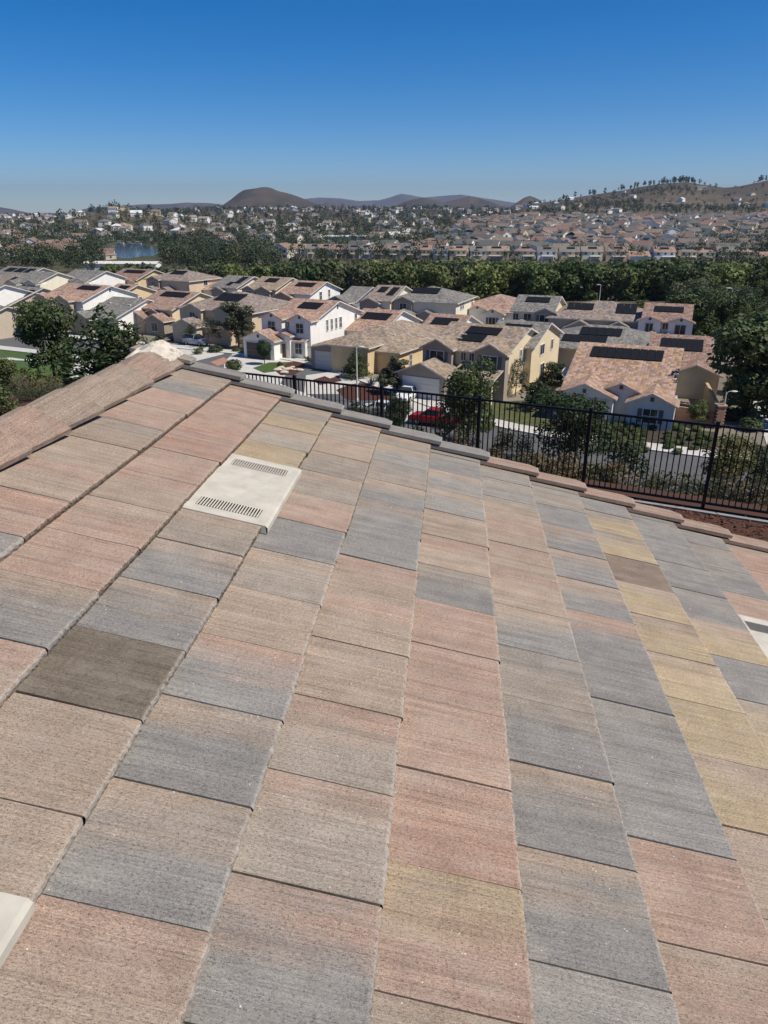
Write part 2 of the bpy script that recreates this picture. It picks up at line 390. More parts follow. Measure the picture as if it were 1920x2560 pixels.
import bisect
GRID = {}
def hz(x, y):
    """ground level at one point, read off the terrain grid"""
    a = math.atan2(x, y); r = max(math.hypot(x, y), .51)
    i = min(max(bisect.bisect(GRID['az'], a) - 1, 0), len(GRID['az']) - 2); j = min(max(bisect.bisect(GRID['rr'], r) - 1, 0), len(GRID['rr']) - 2)
    u = (a - GRID['az'][i]) / (GRID['az'][i + 1] - GRID['az'][i]); v = (r - GRID['rr'][j]) / (GRID['rr'][j + 1] - GRID['rr'][j]); Z = GRID['Z']
    return float((Z[i, j] * (1 - v) + Z[i, j + 1] * v) * (1 - u) + (Z[i + 1, j] * (1 - v) + Z[i + 1, j + 1] * v) * u)
def hit(px, py, lift=0.0):
    r = ray(px, py); lo = 4.0; k = 4.0
    for i in range(900):
        k *= 1.012
        p = r * k
        if p[2] + CAMZ < hz(p[0], p[1]) + lift:
            for j in range(18):
                m = (lo + k) / 2; p = r * m
                if p[2] + CAMZ < hz(p[0], p[1]) + lift: k = m
                else: lo = m
            break
        lo = k
    p = r * k; return Vector((p[0], p[1], hz(p[0], p[1])))

def build_terrain():
    az = np.radians(np.concatenate([np.arange(-180, -36, 4.0), np.arange(-36, 36, 0.13), np.arange(36, 180.1, 4.0)]))
    rr = np.concatenate([np.linspace(0.5, 14, 10)[:-1], np.geomspace(14, 13000, 300)])
    A, R = np.meshgrid(az, rr, indexing='ij')
    X, Y = np.sin(A) * R, np.cos(A) * R; Z = height(X, Y)
    GRID.update(az=list(az), rr=list(rr), Z=Z)
    V = np.stack([X, Y, Z], -1).reshape(-1, 3); nr = len(rr); na = len(az)
    i, j = np.meshgrid(np.arange(na - 1), np.arange(nr - 1), indexing='ij'); b = (i * nr + j).ravel()
    Fq = np.stack([b, b + 1, b + nr + 1, b + nr], 1)
    xc = V[Fq].mean(1); x, y = xc[:, 0], xc[:, 1]
    t = NV[0] * x + NV[1] * y
    f = fbm(x, y, 45, 4)[:, None]; g = fbm(x + 900, y, 13, 3)[:, None]
    dry = np.array([0.145, 0.112, 0.076]); soil = np.array([0.105, 0.085, 0.062]); brush = np.array([0.050, 0.058, 0.030])
    c = dry * f + soil * (1 - f); c = c * (1 - sstep(g, 0.5, 0.62) * 0.75) + brush * sstep(g, 0.5, 0.62) * 0.75
    hill = np.array([0.082, 0.064, 0.048]); hill2 = np.array([0.044, 0.040, 0.029])
    f2 = fbm(x, y + 500, 190, 5)[:, None]; w = sstep(y, 1300, 1900)[:, None]
    hc = hill * sstep(f2, 0.35, 0.62) + hill2 * (1 - sstep(f2, 0.35, 0.62))
    c = c * (1 - w) + hc * w
    shore = (sstep(y, 330, 370) * sstep(-y, -760, -700) * sstep(x / np.maximum(y, 1), -.48, -.42) * sstep(-x / np.maximum(y, 1), .17, .22))[:, None] * .85
    c = c * (1 - shore) + brush * (0.7 + .7 * g) * shore
    yard = (sstep(t, 70, 72) * sstep(-y, -172, -165))[:, None]
    c = c * (1 - yard) + (np.array([0.20, 0.175, 0.14]) * (0.7 + 0.6 * g)) * yard
    pad = (sstep(-t, -16.2, -15.6))[:, None]
    c = c * (1 - pad) + np.array([0.075, 0.040, 0.028]) * pad
    me = np_mesh('ground', V, Fq, 'terrain', c)
    me.polygons.foreach_set('use_smooth', [True] * len(me.polygons))
    tag(link('ground', me), kind='structure')
build_terrain()
def lake():
    b = MB(); b.face([(p.x, p.y, -7.2) for p in LAKE], 'water'); o = b.build('lake'); tag(o, kind='structure')
lake()

# ------------------------------------------------------------------ street, pavements, lawns, driveways
def st(s, t, z=0.0): return (DV[0] * s + NV[0] * t, DV[1] * s + NV[1] * t, z)
def strip(name, o0, o1, z, mat, s0=-190, s1=120, side=0.0):
    b = MB(); ss = np.arange(s0, s1 + .1, 4.0)
    for a, c in zip(ss, ss[1:]):
        ta, tb = float(tc_road(a)), float(tc_road(c))
        b.face([st(a, ta + o0, z), st(c, tb + o0, z), st(c, tb + o1, z), st(a, ta + o1, z)], mat)
        if side:
            b.face([st(a, ta + o0, z - side), st(c, tb + o0, z - side), st(c, tb + o0, z), st(a, ta + o0, z)], mat)
            b.face([st(c, tb + o1, z - side), st(a, ta + o1, z - side), st(a, ta + o1, z), st(c, tb + o1, z)], mat)
    return tag(b.build(name), kind='structure')
strip('road', -5.2, 5.2, 0.03, 'asphalt')
strip('kerb', 5.21, 5.6, 0.16, 'kerb', side=0.2)
strip('pavement', 5.61, 7.4, 0.15, 'concrete', side=0.2)
strip('kerb', -5.6, -5.21, 0.16, 'kerb', side=0.2)
strip('pavement', -7.4, -5.61, 0.15, 'concrete', side=0.2)
def sheet(name, pix, z, mat, world_pts=None):
    b = MB(); P = world_pts or [unp(x, y, z) for x, y in pix]
    b.face([(p[0], p[1], z) for p in P], mat)
    o = b.build(name)
    bm_n = o.data.polygons[0].normal
    if bm_n.z < 0: o.data.flip_normals()
    return tag(o, kind='structure')

# ------------------------------------------------------------------ the roof we stand on
yaw, PIT = math.radians(5.2), math.radians(17.0)
Lv = Vector((math.sin(yaw), math.cos(yaw), 0)); Uh = Vector((-Lv.y, Lv.x, 0))
Uv = Uh * math.cos(PIT) + Vector((0, 0, math.sin(PIT))); Nn = Lv.cross(Uv)
if Nn.z < 0: Nn = -Nn
O_ = Vector((0, 0, CAMZ)) - Nn * 1.40
EX, TW, TT = 0.345, 0.325, 0.032           # exposure, tile width, tile thickness
RM = Matrix((( Lv.x, Uv.x, Nn.x, O_.x), (Lv.y, Uv.y, Nn.y, O_.y), (Lv.z, Uv.z, Nn.z, O_.z), (0, 0, 0, 1)))
house0 = empty('house', (O_.x, O_.y, PAD), 0, 'single storey house with concrete tile roof filling the foreground', 'house')
H0I = Matrix.Translation((-O_.x, -O_.y, -PAD))
def roof_obj(name, me, M, parent):
    """M is in roof coordinates (l along the courses, u up the slope, n off the roof)"""
    o = bpy.data.objects.new(name, me); COL.objects.link(o); o.parent = parent
    o.matrix_local = M; return o
UR = 1.575                                   # ridge
UE = -4.25                                   # eave
def deck():
    b = MB(); l0, l1 = -5.0, 4.60
    n = -TT - 0.012
    b.face([(l0, UE, n), (l1, UE, n), (l1, UR, n), (l0, UR, n)], 'felt')
    b.face([(l0, UE, n - 0.14), (l0, UR, n - 0.14), (l1, UR, n - 0.14), (l1, UE, n - 0.14)], 'deck_wood')
    b.face([(l0, UE, n - 0.14), (l1, UE, n - 0.14), (l1, UE, n), (l0, UE, n)], 'deck_wood')
    b.face([(l1, UE, n - 0.14), (l1, UR, n - 0.14), (l1, UR, n), (l1, UE, n)], 'deck_wood')
    # the far slope
    a = math.radians(17 + 25)
    def far(l, w, nn): return (l, UR + w * math.cos(a), n + nn - w * math.sin(a))
    b.face([far(l0, 0, 0), far(l1, 0, 0), far(l1, 5, 0), far(l0, 5, 0)], 'felt')
    b.face([far(l1, 0, -0.14), far(l1, 5, -0.14), far(l1, 5, 0), far(l1, 0, 0)], 'deck_wood')
    o = b.build('roof'); o.parent = house0; o.matrix_local = H0I @ RM
    return o
roof0 = deck()
# field tiles: eight shared meshes with uneven, crumbly lower edges
def tile_mesh(seed, w=TW - 0.0048, ln=EX + 0.07):
    r = rnd(seed); b = MB(); nx = 34; xs = [w * i / nx for i in range(nx + 1)]
    jit = [r.uniform(-.0020, .0020) + (r.uniform(-.006, -.003) if r.random() < .05 else 0) for _ in xs]
    rows = []
    rows.append([(x, ln, 0) for x in xs])
    rows.append([(x, 0.012 + jit[i] * .3, 0) for i, x in enumerate(xs)])
    rows.append([(x, 0.003 - jit[i] * .8 + r.uniform(-.001, .001), -0.0025 + r.uniform(-.0015, .001)) for i, x in enumerate(xs)])
    rows.append([(x, -jit[i] - .001 + r.uniform(-.0018, .0018), -0.011 + r.uniform(-.003, .003)) for i, x in enumerate(xs)])
    rows.append([(x, .001 - jit[i] * .6 + r.uniform(-.002, .002), -0.021 + r.uniform(-.003, .003)) for i, x in enumerate(xs)])
    rows.append([(x, .004 + r.uniform(-.002, .002), -TT) for i, x in enumerate(xs)])
    b.v = [p for row in rows for p in row]; k = nx + 1; mi = b.mi('field_tile')
    for i in range(len(rows) - 1):
        for j in range(nx):
            b.f.append((i * k + j, (i + 1) * k + j, (i + 1) * k + j + 1, i * k + j + 1)); b.m.append(mi); b.c.append((1, 1, 1)); b.uv += [(0, 0)] * 4
    for x, sgn in ((0, 1), (w, -1)):
        q = [(x, ln, 0), (x, ln, -TT), (x, 0.006, -TT), (x, 0.006, 0)]
        b.face(q if sgn > 0 else q[::-1], 'field_tile')
    return b.mesh('tile')
TILES = [tile_mesh(900 + i) for i in range(8)]
PALETTE = {  # base colours of the blended tiles
 'P': (0.359, 0.252, 0.192), 'R': (0.356, 0.234, 0.175), 'T': (0.347, 0.268, 0.203), 'G': (0.272, 0.245, 0.213), 'g': (0.238, 0.222, 0.202), 'K': (0.299, 0.251, 0.203), 'Y': (0.389, 0.302, 0.195), 'D': (0.161, 0.131, 0.099), 'B': (0.230, 0.174, 0.132)}
# per course, from the lens outwards: (first tile index, colours at the near and the far side of each tile)
COURSES = {
 -2: (2, 'gG PR TP TT TK PT PP gT TK'), -1: (1, 'TP gT PP PT TP PT RP RP PP PP PP'),
 0: (-1, 'TT TT DD gT gT KT .. .. YY KT YK KT'), 1: (-1, 'TP gT gT gP TT KT gg PT KT KT TT KT PT'),
 2: (-2, 'KT gP KP KP TT TP TP gg gT gT KG GT KT'), 3: (-1, 'KT PY RP PP PP PP gT TP TT GT GT gG KG'),
 4: (-2, 'gG gG gT gT gK KG gT TP TP TP TK GK GK'), 5: (-1, 'PT PT PP gg gG gg gP gT gT gT gg KG KG'),
 6: (0, 'KT TT YT YY YT YT YT BB YK YK gg'), 7: (1, 'gG gT TY YK gg YT gG gG gg gG gG'),
 8: (2, 'gT YT KT .. .. PT gG GK gG'), 9: (2, 'TT gg PT TT gg KT PT PP RP KT'), 10: (2, 'gG TP KT gg PT YT gG TT PR'),
 11: (2, 'TP gg PT KT gG TT YT gg PT TT')}
TILT = math.atan(TT / EX)
EXTRA = []
def lay_tiles():
    r = rnd(77)
    for b in range(-2, 14):
        ub = 0.372 - b * EX                        # lower edge of this course
        off = 0.972 if b % 2 else 1.142
        k0, cols = COURSES.get(b, (0, '')); cols = cols.split()
        for k in range(-6, 12):
            l0 = off + k * TW
            if l0 > 4.58 or ub < UE + .02: continue
            i = k - k0
            if 0 <= i < len(cols): code = cols[i]
            else: code = r.choice(('TK', 'gG', 'PT', 'gT', 'TP', 'KT', 'YT', 'PP'))
            if code == '..' or (b == 0 and k in (-3, -2)): continue
            if (b >= 9 and k < 1) or (b in (-2, -1) and k < -3): EXTRA.append((l0, ub)); continue
            w = min(1.0, (4.605 - l0) / TW)
            M = (Matrix.Translation((l0 + r.uniform(-.001, .001), ub + r.uniform(-.0035, .0035), r.uniform(-.0015, .0015))) @ Matrix.Rotation(r.uniform(-.004, .004), 4, 'Z')
                 @ Matrix.Rotation(-TILT + r.uniform(-.004, .004), 4, 'X') @ Matrix.Rotation(r.uniform(-.005, .005), 4, 'Y') @ Matrix.Scale(w, 4, (1, 0, 0)))
            o = roof_obj('tile', r.choice(TILES), M, roof0)
            o['moss'] = 1.0 if (l0 > 1.9 and b < 1) or (l0 > 2.9 and b < 3) else r.choice((.15, .3, .5))
            j = r.uniform(.92, 1.06)
            for key, ch in (('col_near', code[0]), ('col_far', code[1])):
                q = j * r.uniform(.96, 1.04); o[key] = [c * q for c in PALETTE[ch]]
lay_tiles()
# tiles out of view (behind the lens and on the far slope): one joined part
def far_tiles():
    r = rnd(5); b = MB()
    a = math.radians(17 + 25); n0 = -TT - 0.012
    for c in range(14):
        for k in range(29):
            l = -4.9 + k * TW + (TW / 2 if c % 2 else 0)
            if l > 4.4: continue
            w0, w1 = 0.08 + c * EX, 0.08 + (c + 1) * EX
            P = []
            for l_, w_, h_ in ((l, w1, .030), (l + TW - .005, w1, .030), (l + TW - .005, w0, .004), (l, w0, .004)):
                P.append((l_, UR + w_ * math.cos(a) + h_ * math.sin(a), n0 - w_ * math.sin(a) + h_ * math.cos(a)))
            b.face(P[::-1], 'mortar' if False else 'stuff_tile')
            Q = [P[0], P[1], (P[1][0], P[1][1] - .02 * math.sin(a), P[1][2] - .024), (P[0][0], P[0][1] - .02 * math.sin(a), P[0][2] - .024)]
            b.face(Q, 'stuff_tile')
    for c in range(16):
        for k in range(12):
            l = -4.9 + k * TW
            if l + TW > -.99: continue
            ub = UR - .2 - (c + 1) * EX
            if ub < UE: continue
            b.face([(l, ub, 0), (l + TW - .005, ub, 0), (l + TW - .005, ub + EX + .03, -TT), (l, ub + EX + .03, -TT)], 'stuff_tile')
    for l, ub in EXTRA: b.face([(l, ub, 0), (l + TW - .006, ub, 0), (l + TW - .006, ub + EX + .03, -TT), (l, ub + EX + .03, -TT)], 'stuff_tile')
    o = b.build('tiles_beyond_ridge'); o.parent = roof0; tag(o, kind='stuff')
simple('stuff_tile', (0.26, 0.215, 0.175), 0.92, nscale=2.3, namt=0.35)
far_tiles()

# ridge caps: overlapping shallow V tiles
def cap_mesh(seed, ln=0.40):
    r = rnd(seed); b = MB(); th = .022
    w0, w1 = 0.198, 0.156
    ap = math.radians(17); an = math.radians(25)
    def sec(x, w, lift):
        near = (x, -w * 1.0, -0.012 + lift); top = (x, 0.012, 0.030 + lift); far = (x, w * math.cos(math.radians(40)), 0.030 - w * math.sin(math.radians(33)) + lift)
        mid1 = (x, -0.045, 0.026 + lift); mid2 = (x, 0.055, 0.010 + lift)
        return [near, mid1, top, mid2, far]
    A = sec(0, w1, -0.002); B = sec(ln, w0, 0.018)
    A = [(x + r.uniform(-.003, .003), y, z) for x, y, z in A]
    for i in range(4): b.face([A[i + 1], A[i], B[i], B[i + 1]], 'field_tile')
    dn = lambda p: (p[0], p[1], p[2] - th)
    for S, fl in ((A, 1), (B, 0)):
        for i in range(4):
            q = [S[i], S[i + 1], dn(S[i + 1]), dn(S[i])]; b.face(q if fl == 0 else q[::-1], 'field_tile')
    for i in (0, 4):
        q = [A[i], B[i], dn(B[i]), dn(A[i])]; b.face(q[::-1] if i == 0 else q, 'field_tile')
    b.v = [(-y, x, z) for x, y, z in b.v]          # length along local y, so that the broom streaks follow it
    return b.mesh('ridge_cap')
def ridge():
    r = rnd(3); caps = [cap_mesh(40 + i) for i in range(4)]; k = 0; l = 4.34
    while l > -2.6:
        M = Matrix.Translation((l, UR, 0.012 + r.uniform(-.005, .005))) @ Matrix.Rotation(r.uniform(-.018, .018) - math.pi / 2, 4, 'Z')
        o = roof_obj('ridge_cap', caps[k % 4], M, roof0)
        a, c = (('T', 'T') if k in (0, 2, 3, 4) else ('P', 'T') if k in (5, 6, 1) else ('P', 'P'))
        j = r.uniform(.80, .86)
        o['col_near'] = [x * j for x in PALETTE[a]]; o['col_far'] = [x * j for x in PALETTE[c]]
        l -= 0.335; k += 1
ridge()
def mortar_end():
    r = rnd(8); b = MB(); nx, ny = 16, 14; G = []
    for i in range(nx + 1):
        row = []
        for j in range(ny + 1):
            u = -0.185 + 0.35 * i / nx; l = 0.22 * j / ny
            zt = 0.068 - 0.36 * abs(u - 0.01) - (0.28 * max(0, u - .02))
            if u < -.13: zt -= (-.13 - u) * 1.4
            edge = min(i, nx - i) / 3.0; e2 = min(j, ny - j) / 3.0
            k = min(1, edge) * min(1, e2) if 0 < i < nx else 0
            zt += 0.020 * k + r.uniform(-.010, .014) * (k > 0)
            if k == 0: zt -= 0.02
            row.append((4.53 - .02 * abs(u) * 10 * (1 if j == 0 else 0) + l + r.uniform(-.008, .008) - 0.06 * (j == 0) * r.random(), UR + u + r.uniform(-.006, .006), zt))
        G.append(row)
    for i in range(nx):
        for j in range(ny): b.face([G[i][j], G[i][j + 1], G[i + 1][j + 1], G[i + 1][j]][::-1], 'mortar')
    for i in range(nx):
        P, Q = G[i][ny], G[i + 1][ny]
        b.face([P, Q, (Q[0], Q[1], Q[2] - .15), (P[0], P[1], P[2] - .15)], 'mortar')
    me = b.mesh('ridge_mortar')
    o = roof_obj('ridge_mortar', me, Matrix.Identity(4), roof0); tag(o, 'pale lumpy mortar closing the ridge end')
mortar_end()
# rake tiles stepping down the gable edge
def rake_mesh(seed):
    r = rnd(seed); b = MB(); w, ln, th, drop = 0.150, 0.415, 0.023, 0.16
    # local: x out over the edge, y up slope, z off roof; outer low corner clipped
    top = [(0, 0.004, 0), (w - .045, 0, 0), (w, .055, -.002), (w, ln, -.002), (0, ln, 0)]
    top = [(x + r.uniform(-.0015, .0015), y + r.uniform(-.002, .002), z) for x, y, z in top]
    bot = [(x, y, z - th) for x, y, z in top]
    b.face(top, 'field_tile'); b.face(bot[::-1], 'field_tile')
    for i in range(5):
        j = (i + 1) % 5; b.face([top[i], bot[i], bot[j], top[j]], 'field_tile')
    b.box(w - .028, w - .001, .07, ln, -drop, -th, 'field_tile')
    return b.mesh('rake_tile')
def rakes():
    r = rnd(12); ms = [rake_mesh(60 + i) for i in range(4)]
    for k, b in enumerate(range(-3, 14)):
        ub = 0.372 - b * EX - .055 - 0.01 * r.random()
        if ub < UE: break
        M = Matrix.Translation((4.600 + r.uniform(-.003, .003), ub, 0.041)) @ Matrix.Rotation(-TILT - .012, 4, 'X') @ Matrix.Rotation(r.uniform(-.006, .006), 4, 'Z')
        o = roof_obj('rake_tile', ms[k % 4], M, roof0)
        a, c = ('g', 'G') if k < 7 else ('P', 'T') if k != 10 else ('P', 'P')
        j = 0.98 if k < 7 else 0.90
        if k == 0: a, c = 'K', 'G'
        o['col_near'] = [x * j for x in PALETTE[a]]; o['col_far'] = [x * j for x in PALETTE[c]]
rakes()
# roof vents replacing pairs of tiles
def vent(b, k, tilt):
    e = bpy.data.objects.new('roof_vent', None); COL.objects.link(e); e.parent = roof0
    ub = 0.372 - b * EX; off = 0.972 if b % 2 else 1.142; l0 = off + k * TW
    W = 0.735
    hood = MB(); n0, n1 = 0.012, 0.012 + 0.0
    y0, y1 = -.012, EX + .01; zt = lambda y: 0.020 - TT * y / EX
    # top plate broken by two louvre bands
    bands = [(0.060, 0.150), (W - .150, W - .060)]
    ly0, ly1 = .035, EX - .035
    xs = sorted([0.0, W] + [x for q in bands for x in q]); ys = [y0, ly0, ly1, y1]
    for i in range(len(xs) - 1):
        for j in range(3):
            inb = any(abs(xs[i] - q[0]) < 1e-6 for q in bands) and j == 1
            if inb: continue
            P = [(xs[i], ys[j]), (xs[i + 1], ys[j]), (xs[i + 1], ys[j + 1]), (xs[i], ys[j + 1])]
            hood.face([(x, y, zt(y)) for x, y in P], 'vent_paint')
    pr = [(y0, zt(y0)), (y0 - .012, zt(y0) - .007), (y0 - .018, zt(y0) - .028)]
    for (ya, za), (yb, zb) in zip(pr, pr[1:]): hood.face([(0, yb, zb), (W, yb, zb), (W, ya, za), (0, ya, za)], 'vent_paint')
    for x, q in ((0, 1), (W, -1)):
        P = [(x, y0, zt(y0)), (x, y1, zt(y1)), (x, y1, zt(y1) - .04), (x, y0 - .015, zt(y0) - .035)]
        hood.face(P if q > 0 else P[::-1], 'vent_paint')
    h = hood.build('hood'); h.parent = e
    for x0, x1 in bands:
        tray = MB(); tray.face([(x0 - .005, ly0 - .005, -.012), (x1 + .005, ly0 - .005, -.012), (x1 + .005, ly1 + .005, -.034), (x0 - .005, ly1 + .005, -.034)], 'vent_dark')
        t = tray.build('tray'); t.parent = e
    lm = MB(); lw = bands[0][1] - bands[0][0]
    dy = .0028
    lm.face([(0, -dy, .001), (lw, -dy, .001), (lw, dy, .003), (0, dy, .003)], 'vent_paint')
    lm.face([(0, dy, .003), (lw, dy, .003), (lw, dy + .0005, -.004), (0, dy + .0005, -.004)], 'vent_paint')
    lme = lm.mesh('louvre')
    nl = 22
    for x0, x1 in bands:
        for i in range(nl):
            y = ly0 + (ly1 - ly0) * (i + .5) / nl
            o = bpy.data.objects.new('louvre', lme); COL.objects.link(o); o.parent = e
            o.location = (x0, y, zt(y) - .001)
    return e, l0, ub
def vents():
    # parts may not sit four deep: the vent's pieces hang directly below it, and the vent below the house
    for b, k in ((0, 5), (8, 5), (0, -3)):
        e, l0, ub = vent(b, k, 0)
        e.parent = house0
        e.matrix_local = H0I @ RM @ Matrix.Translation((.925 - .735 if k < 0 else 2.722, ub + (.022 if k < 0 else 0), -0.012))
        e['label'] = {(0, 5): 'cream painted louvred vent high on the roof', (8, 5): 'pale louvred vent cut by the right edge of the picture', (0, -3): 'pale vent at the lower left corner of the picture'}[(b, k)]
vents()
# walls below the roof
def walls0():
    b = MB(); c = (0.55, 0.5, 0.42)
    P = lambda l, u, n=-.19: RM @ Vector((l, u, n))
    def quad(a, d):
        b.face([(a.x, a.y, PAD - .1), (d.x, d.y, PAD - .1), (d.x, d.y, d.z), (a.x, a.y, a.z)], 'stucco', c)
    a = math.radians(42)
    F = lambda l: RM @ Vector((l, UR + 4.6 * math.cos(a), -.19 - 4.6 * math.sin(a)))
    e1, r1, f1 = P(4.45, UE + .35), P(4.45, UR), F(4.45); e0, r0, f0 = P(-4.9, UE + .35), P(-4.9, UR), F(-4.9)
    quad(e1, r1); quad(r1, f1); quad(f1, f0); quad(f0, r0); quad(r0, e0); quad(e0, e1)
    o = b.build('wall'); o.parent = house0; o.matrix_local = H0I
walls0()

# ------------------------------------------------------------------ fence along the top of the bank
def fence():
    P0 = Vector((6.40, 13.38, PAD)); d = Vector((-2.15, 1.05, 0)); SP = d.length; d.normalize()
    ang = math.atan2(d.y, d.x)
    root = empty('picket_fence', (P0.x, P0.y, PAD), ang, 'black metal picket fence along the top of the planted bank', 'fence')
    H = 1.72
    post = MB(); post.box(-.034, .034, -.034, .034, -.15, H + .05, 'black_metal')
    post.box(-.042, .042, -.042, .042, H + .05, H + .066, 'black_metal'); pm = post.mesh('post')
    rail = MB(); rail.box(.035, SP - .035, -.02, .02, -.022, .022, 'black_metal'); rm = rail.mesh('rail')
    pk = MB(); pk.box(-.0115, .0115, -.0115, .0115, .085, H - .02, 'black_metal'); km = pk.mesh('picket')
    for i in range(-3, 7):
        link('post', pm, root, (i * SP, 0, 0))
        if i == 6: break
        link('rail', rm, root, (i * SP, 0, H - .02)); link('rail', rm, root, (i * SP, 0, .11))
        n = 21
        for k in range(1, n): link('picket', km, root, (i * SP + SP * k / n, 0, 0))
    b = MB(); b.box(-3.4 * SP, 6.3 * SP, .24, .34, -.1, .04, 'mow_concrete')
    o = b.build('mow_strip', None); o.location = root.location; o.rotation_euler = root.rotation_euler; tag(o, kind='structure')
    # bark chips on the bed between roof and fence
    r = np.random.default_rng(4); n = 9000
    s = r.uniform(-3.4 * SP, 3.5 * SP, n); w = r.uniform(.16, 4.5, n)
    nx = (P0.x + d.x * s - (-d.y) * w * -1 * -1, )
    X = P0.x + d.x * s + d.y * w * -1 * -1; Y = P0.y + d.y * s - d.x * w * -1 * -1
    X = P0.x + d.x * s - (-d.y) * 0 + (-NV[0]) * w; Y = P0.y + d.y * s + (-NV[1]) * w
    a = r.uniform(0, 6.28, n); L = r.uniform(.02, .055, n); Wd = r.uniform(.008, .02, n); tl = r.uniform(-.03, .03, n)
    ca, sa = np.cos(a), np.sin(a); z = PAD + r.uniform(.004, .03, n)
    V = np.stack([np.stack([X + L * ca * i - Wd * sa * j, Y + L * sa * i + Wd * ca * j, z + tl * i], 1) for i, j in ((-1, -1), (1, -1), (1, 1), (-1, 1))], 1).reshape(-1, 3)
    me = np_mesh('bark_chips', V, np.arange(4 * n).reshape(-1, 4), 'mulch_chip')
    tag(link('bark_chips', me), 'red brown bark chips strewn inside the black fence', 'bark chips', kind='stuff')
fence()

# ------------------------------------------------------------------ foliage
def leaf_cloud(n, lobes, size, seed, outward=0.6, aspect=0.55, shade=0.35, zsq=1.0):
    """n small leaf faces spread through a set of ellipsoid lobes (cx, cy, cz, rx, ry, rz)"""
    r = np.random.default_rng(seed); lobes = np.array(lobes, float)
    wgt = (lobes[:, 3] * lobes[:, 4] + lobes[:, 5] * lobes[:, 3]); idx = r.choice(len(lobes), n, p=wgt / wgt.sum())
    d = r.normal(size=(n, 3)); d /= np.linalg.norm(d, axis=1)[:, None]
    rad = np.clip(1 - np.abs(r.normal(0, 0.22, n)), 0.25, 1.12)
    # clumps: snap some of the leaves towards random tufts
    nt = max(6, n // 14); tuft = r.normal(size=(nt, 3)); tuft /= np.linalg.norm(tuft, axis=1)[:, None]
    tk = r.integers(0, nt, n); mixk = r.uniform(.55, .95, n)[:, None]
    d = d * (1 - mixk) + tuft[tk] * mixk; d /= np.linalg.norm(d, axis=1)[:, None]
    rad = rad * r.uniform(.84, 1.08, nt)[tk]
    C = lobes[idx, :3] + d * lobes[idx, 3:6] * rad[:, None]
    nrm = d * outward + r.normal(size=(n, 3)) * (1 - outward); nrm[:, 2] += .25; nrm /= np.linalg.norm(nrm, axis=1)[:, None]
    a = np.cross(nrm, r.normal(size=(n, 3))); a /= np.linalg.norm(a, axis=1)[:, None]; b = np.cross(nrm, a)
    s = size * r.uniform(.6, 1.35, n)[:, None]
    V = np.stack([C - a * s, C + b * s * aspect, C + a * s, C - b * s * aspect], 1).reshape(-1, 3)
    g = r.uniform(1 - shade, 1 + shade, n)[:, None] * np.array([[1, 1, 1]]) * r.uniform(.9, 1.1, (n, 3))
    return V, np.arange(4 * n).reshape(-1, 4), g
def lobes_round(seed, h, w, k=9, base=0.32):
    r = rnd(seed); L = [(0, 0, h * (base + 1) / 2, w * .30, w * .30, h * (1 - base) * .40)]
    for i in range(k):
        a = r.uniform(0, 6.28); rr = w * .5 * r.uniform(.30, .80); z = h * r.uniform(base + .10, .90)
        s = w * r.uniform(.12, .27) * (1.12 - .45 * abs(z / h - .58))
        L.append((rr * math.cos(a), rr * math.sin(a), z, s, s, s * r.uniform(.75, 1.0)))
    L.append((0, 0, h * .88, w * .17, w * .17, h * .11)); return L
def lobes_cone(seed, h, w, base=.12):
    r = rnd(seed); L = []
    for i in range(15):
        f = i / 14; z = h * (base + (1 - base) * f * .95); s = w * .5 * (1 - f) ** .8 + .08 * w
        for j in range(3 if f < .8 else 1):
            a = r.uniform(0, 6.28); q = s * .45 if f < .8 else 0
            L.append((q * math.cos(a), q * math.sin(a), z, s * .62, s * .62, h * .06))
    return L
def trunk(h, r0, seed, mat='bark', limbs=6, lean=.05, spread=.22, fork=.35):
    r = rnd(seed); b = MB(); p = [(0, 0, -.3)]; x = y = 0
    for i in range(1, 6):
        x += r.uniform(-lean, lean); y += r.uniform(-lean, lean); p.append((x * h * .15, y * h * .15, h * .78 * i / 5))
    b.tube(p, [r0 * (1.25 if i == 0 else 1 - .16 * i) for i in range(6)], 7, mat)
    for i in range(limbs):
        k = r.choice((2, 3, 3, 4)); a = r.uniform(0, 6.28); q = Vector(p[k]); L = h * spread * r.uniform(.7, 1.2)
        e = q + Vector((math.cos(a) * L, math.sin(a) * L, L * r.uniform(.5, 1.0))); m = (q + e) / 2 + Vector((0, 0, -L * .07))
        b.tube([q, m, e], [r0 * .42, r0 * .3, r0 * .12], 5, mat)
    return b.mesh('trunk')
TREE_CACHE = {}
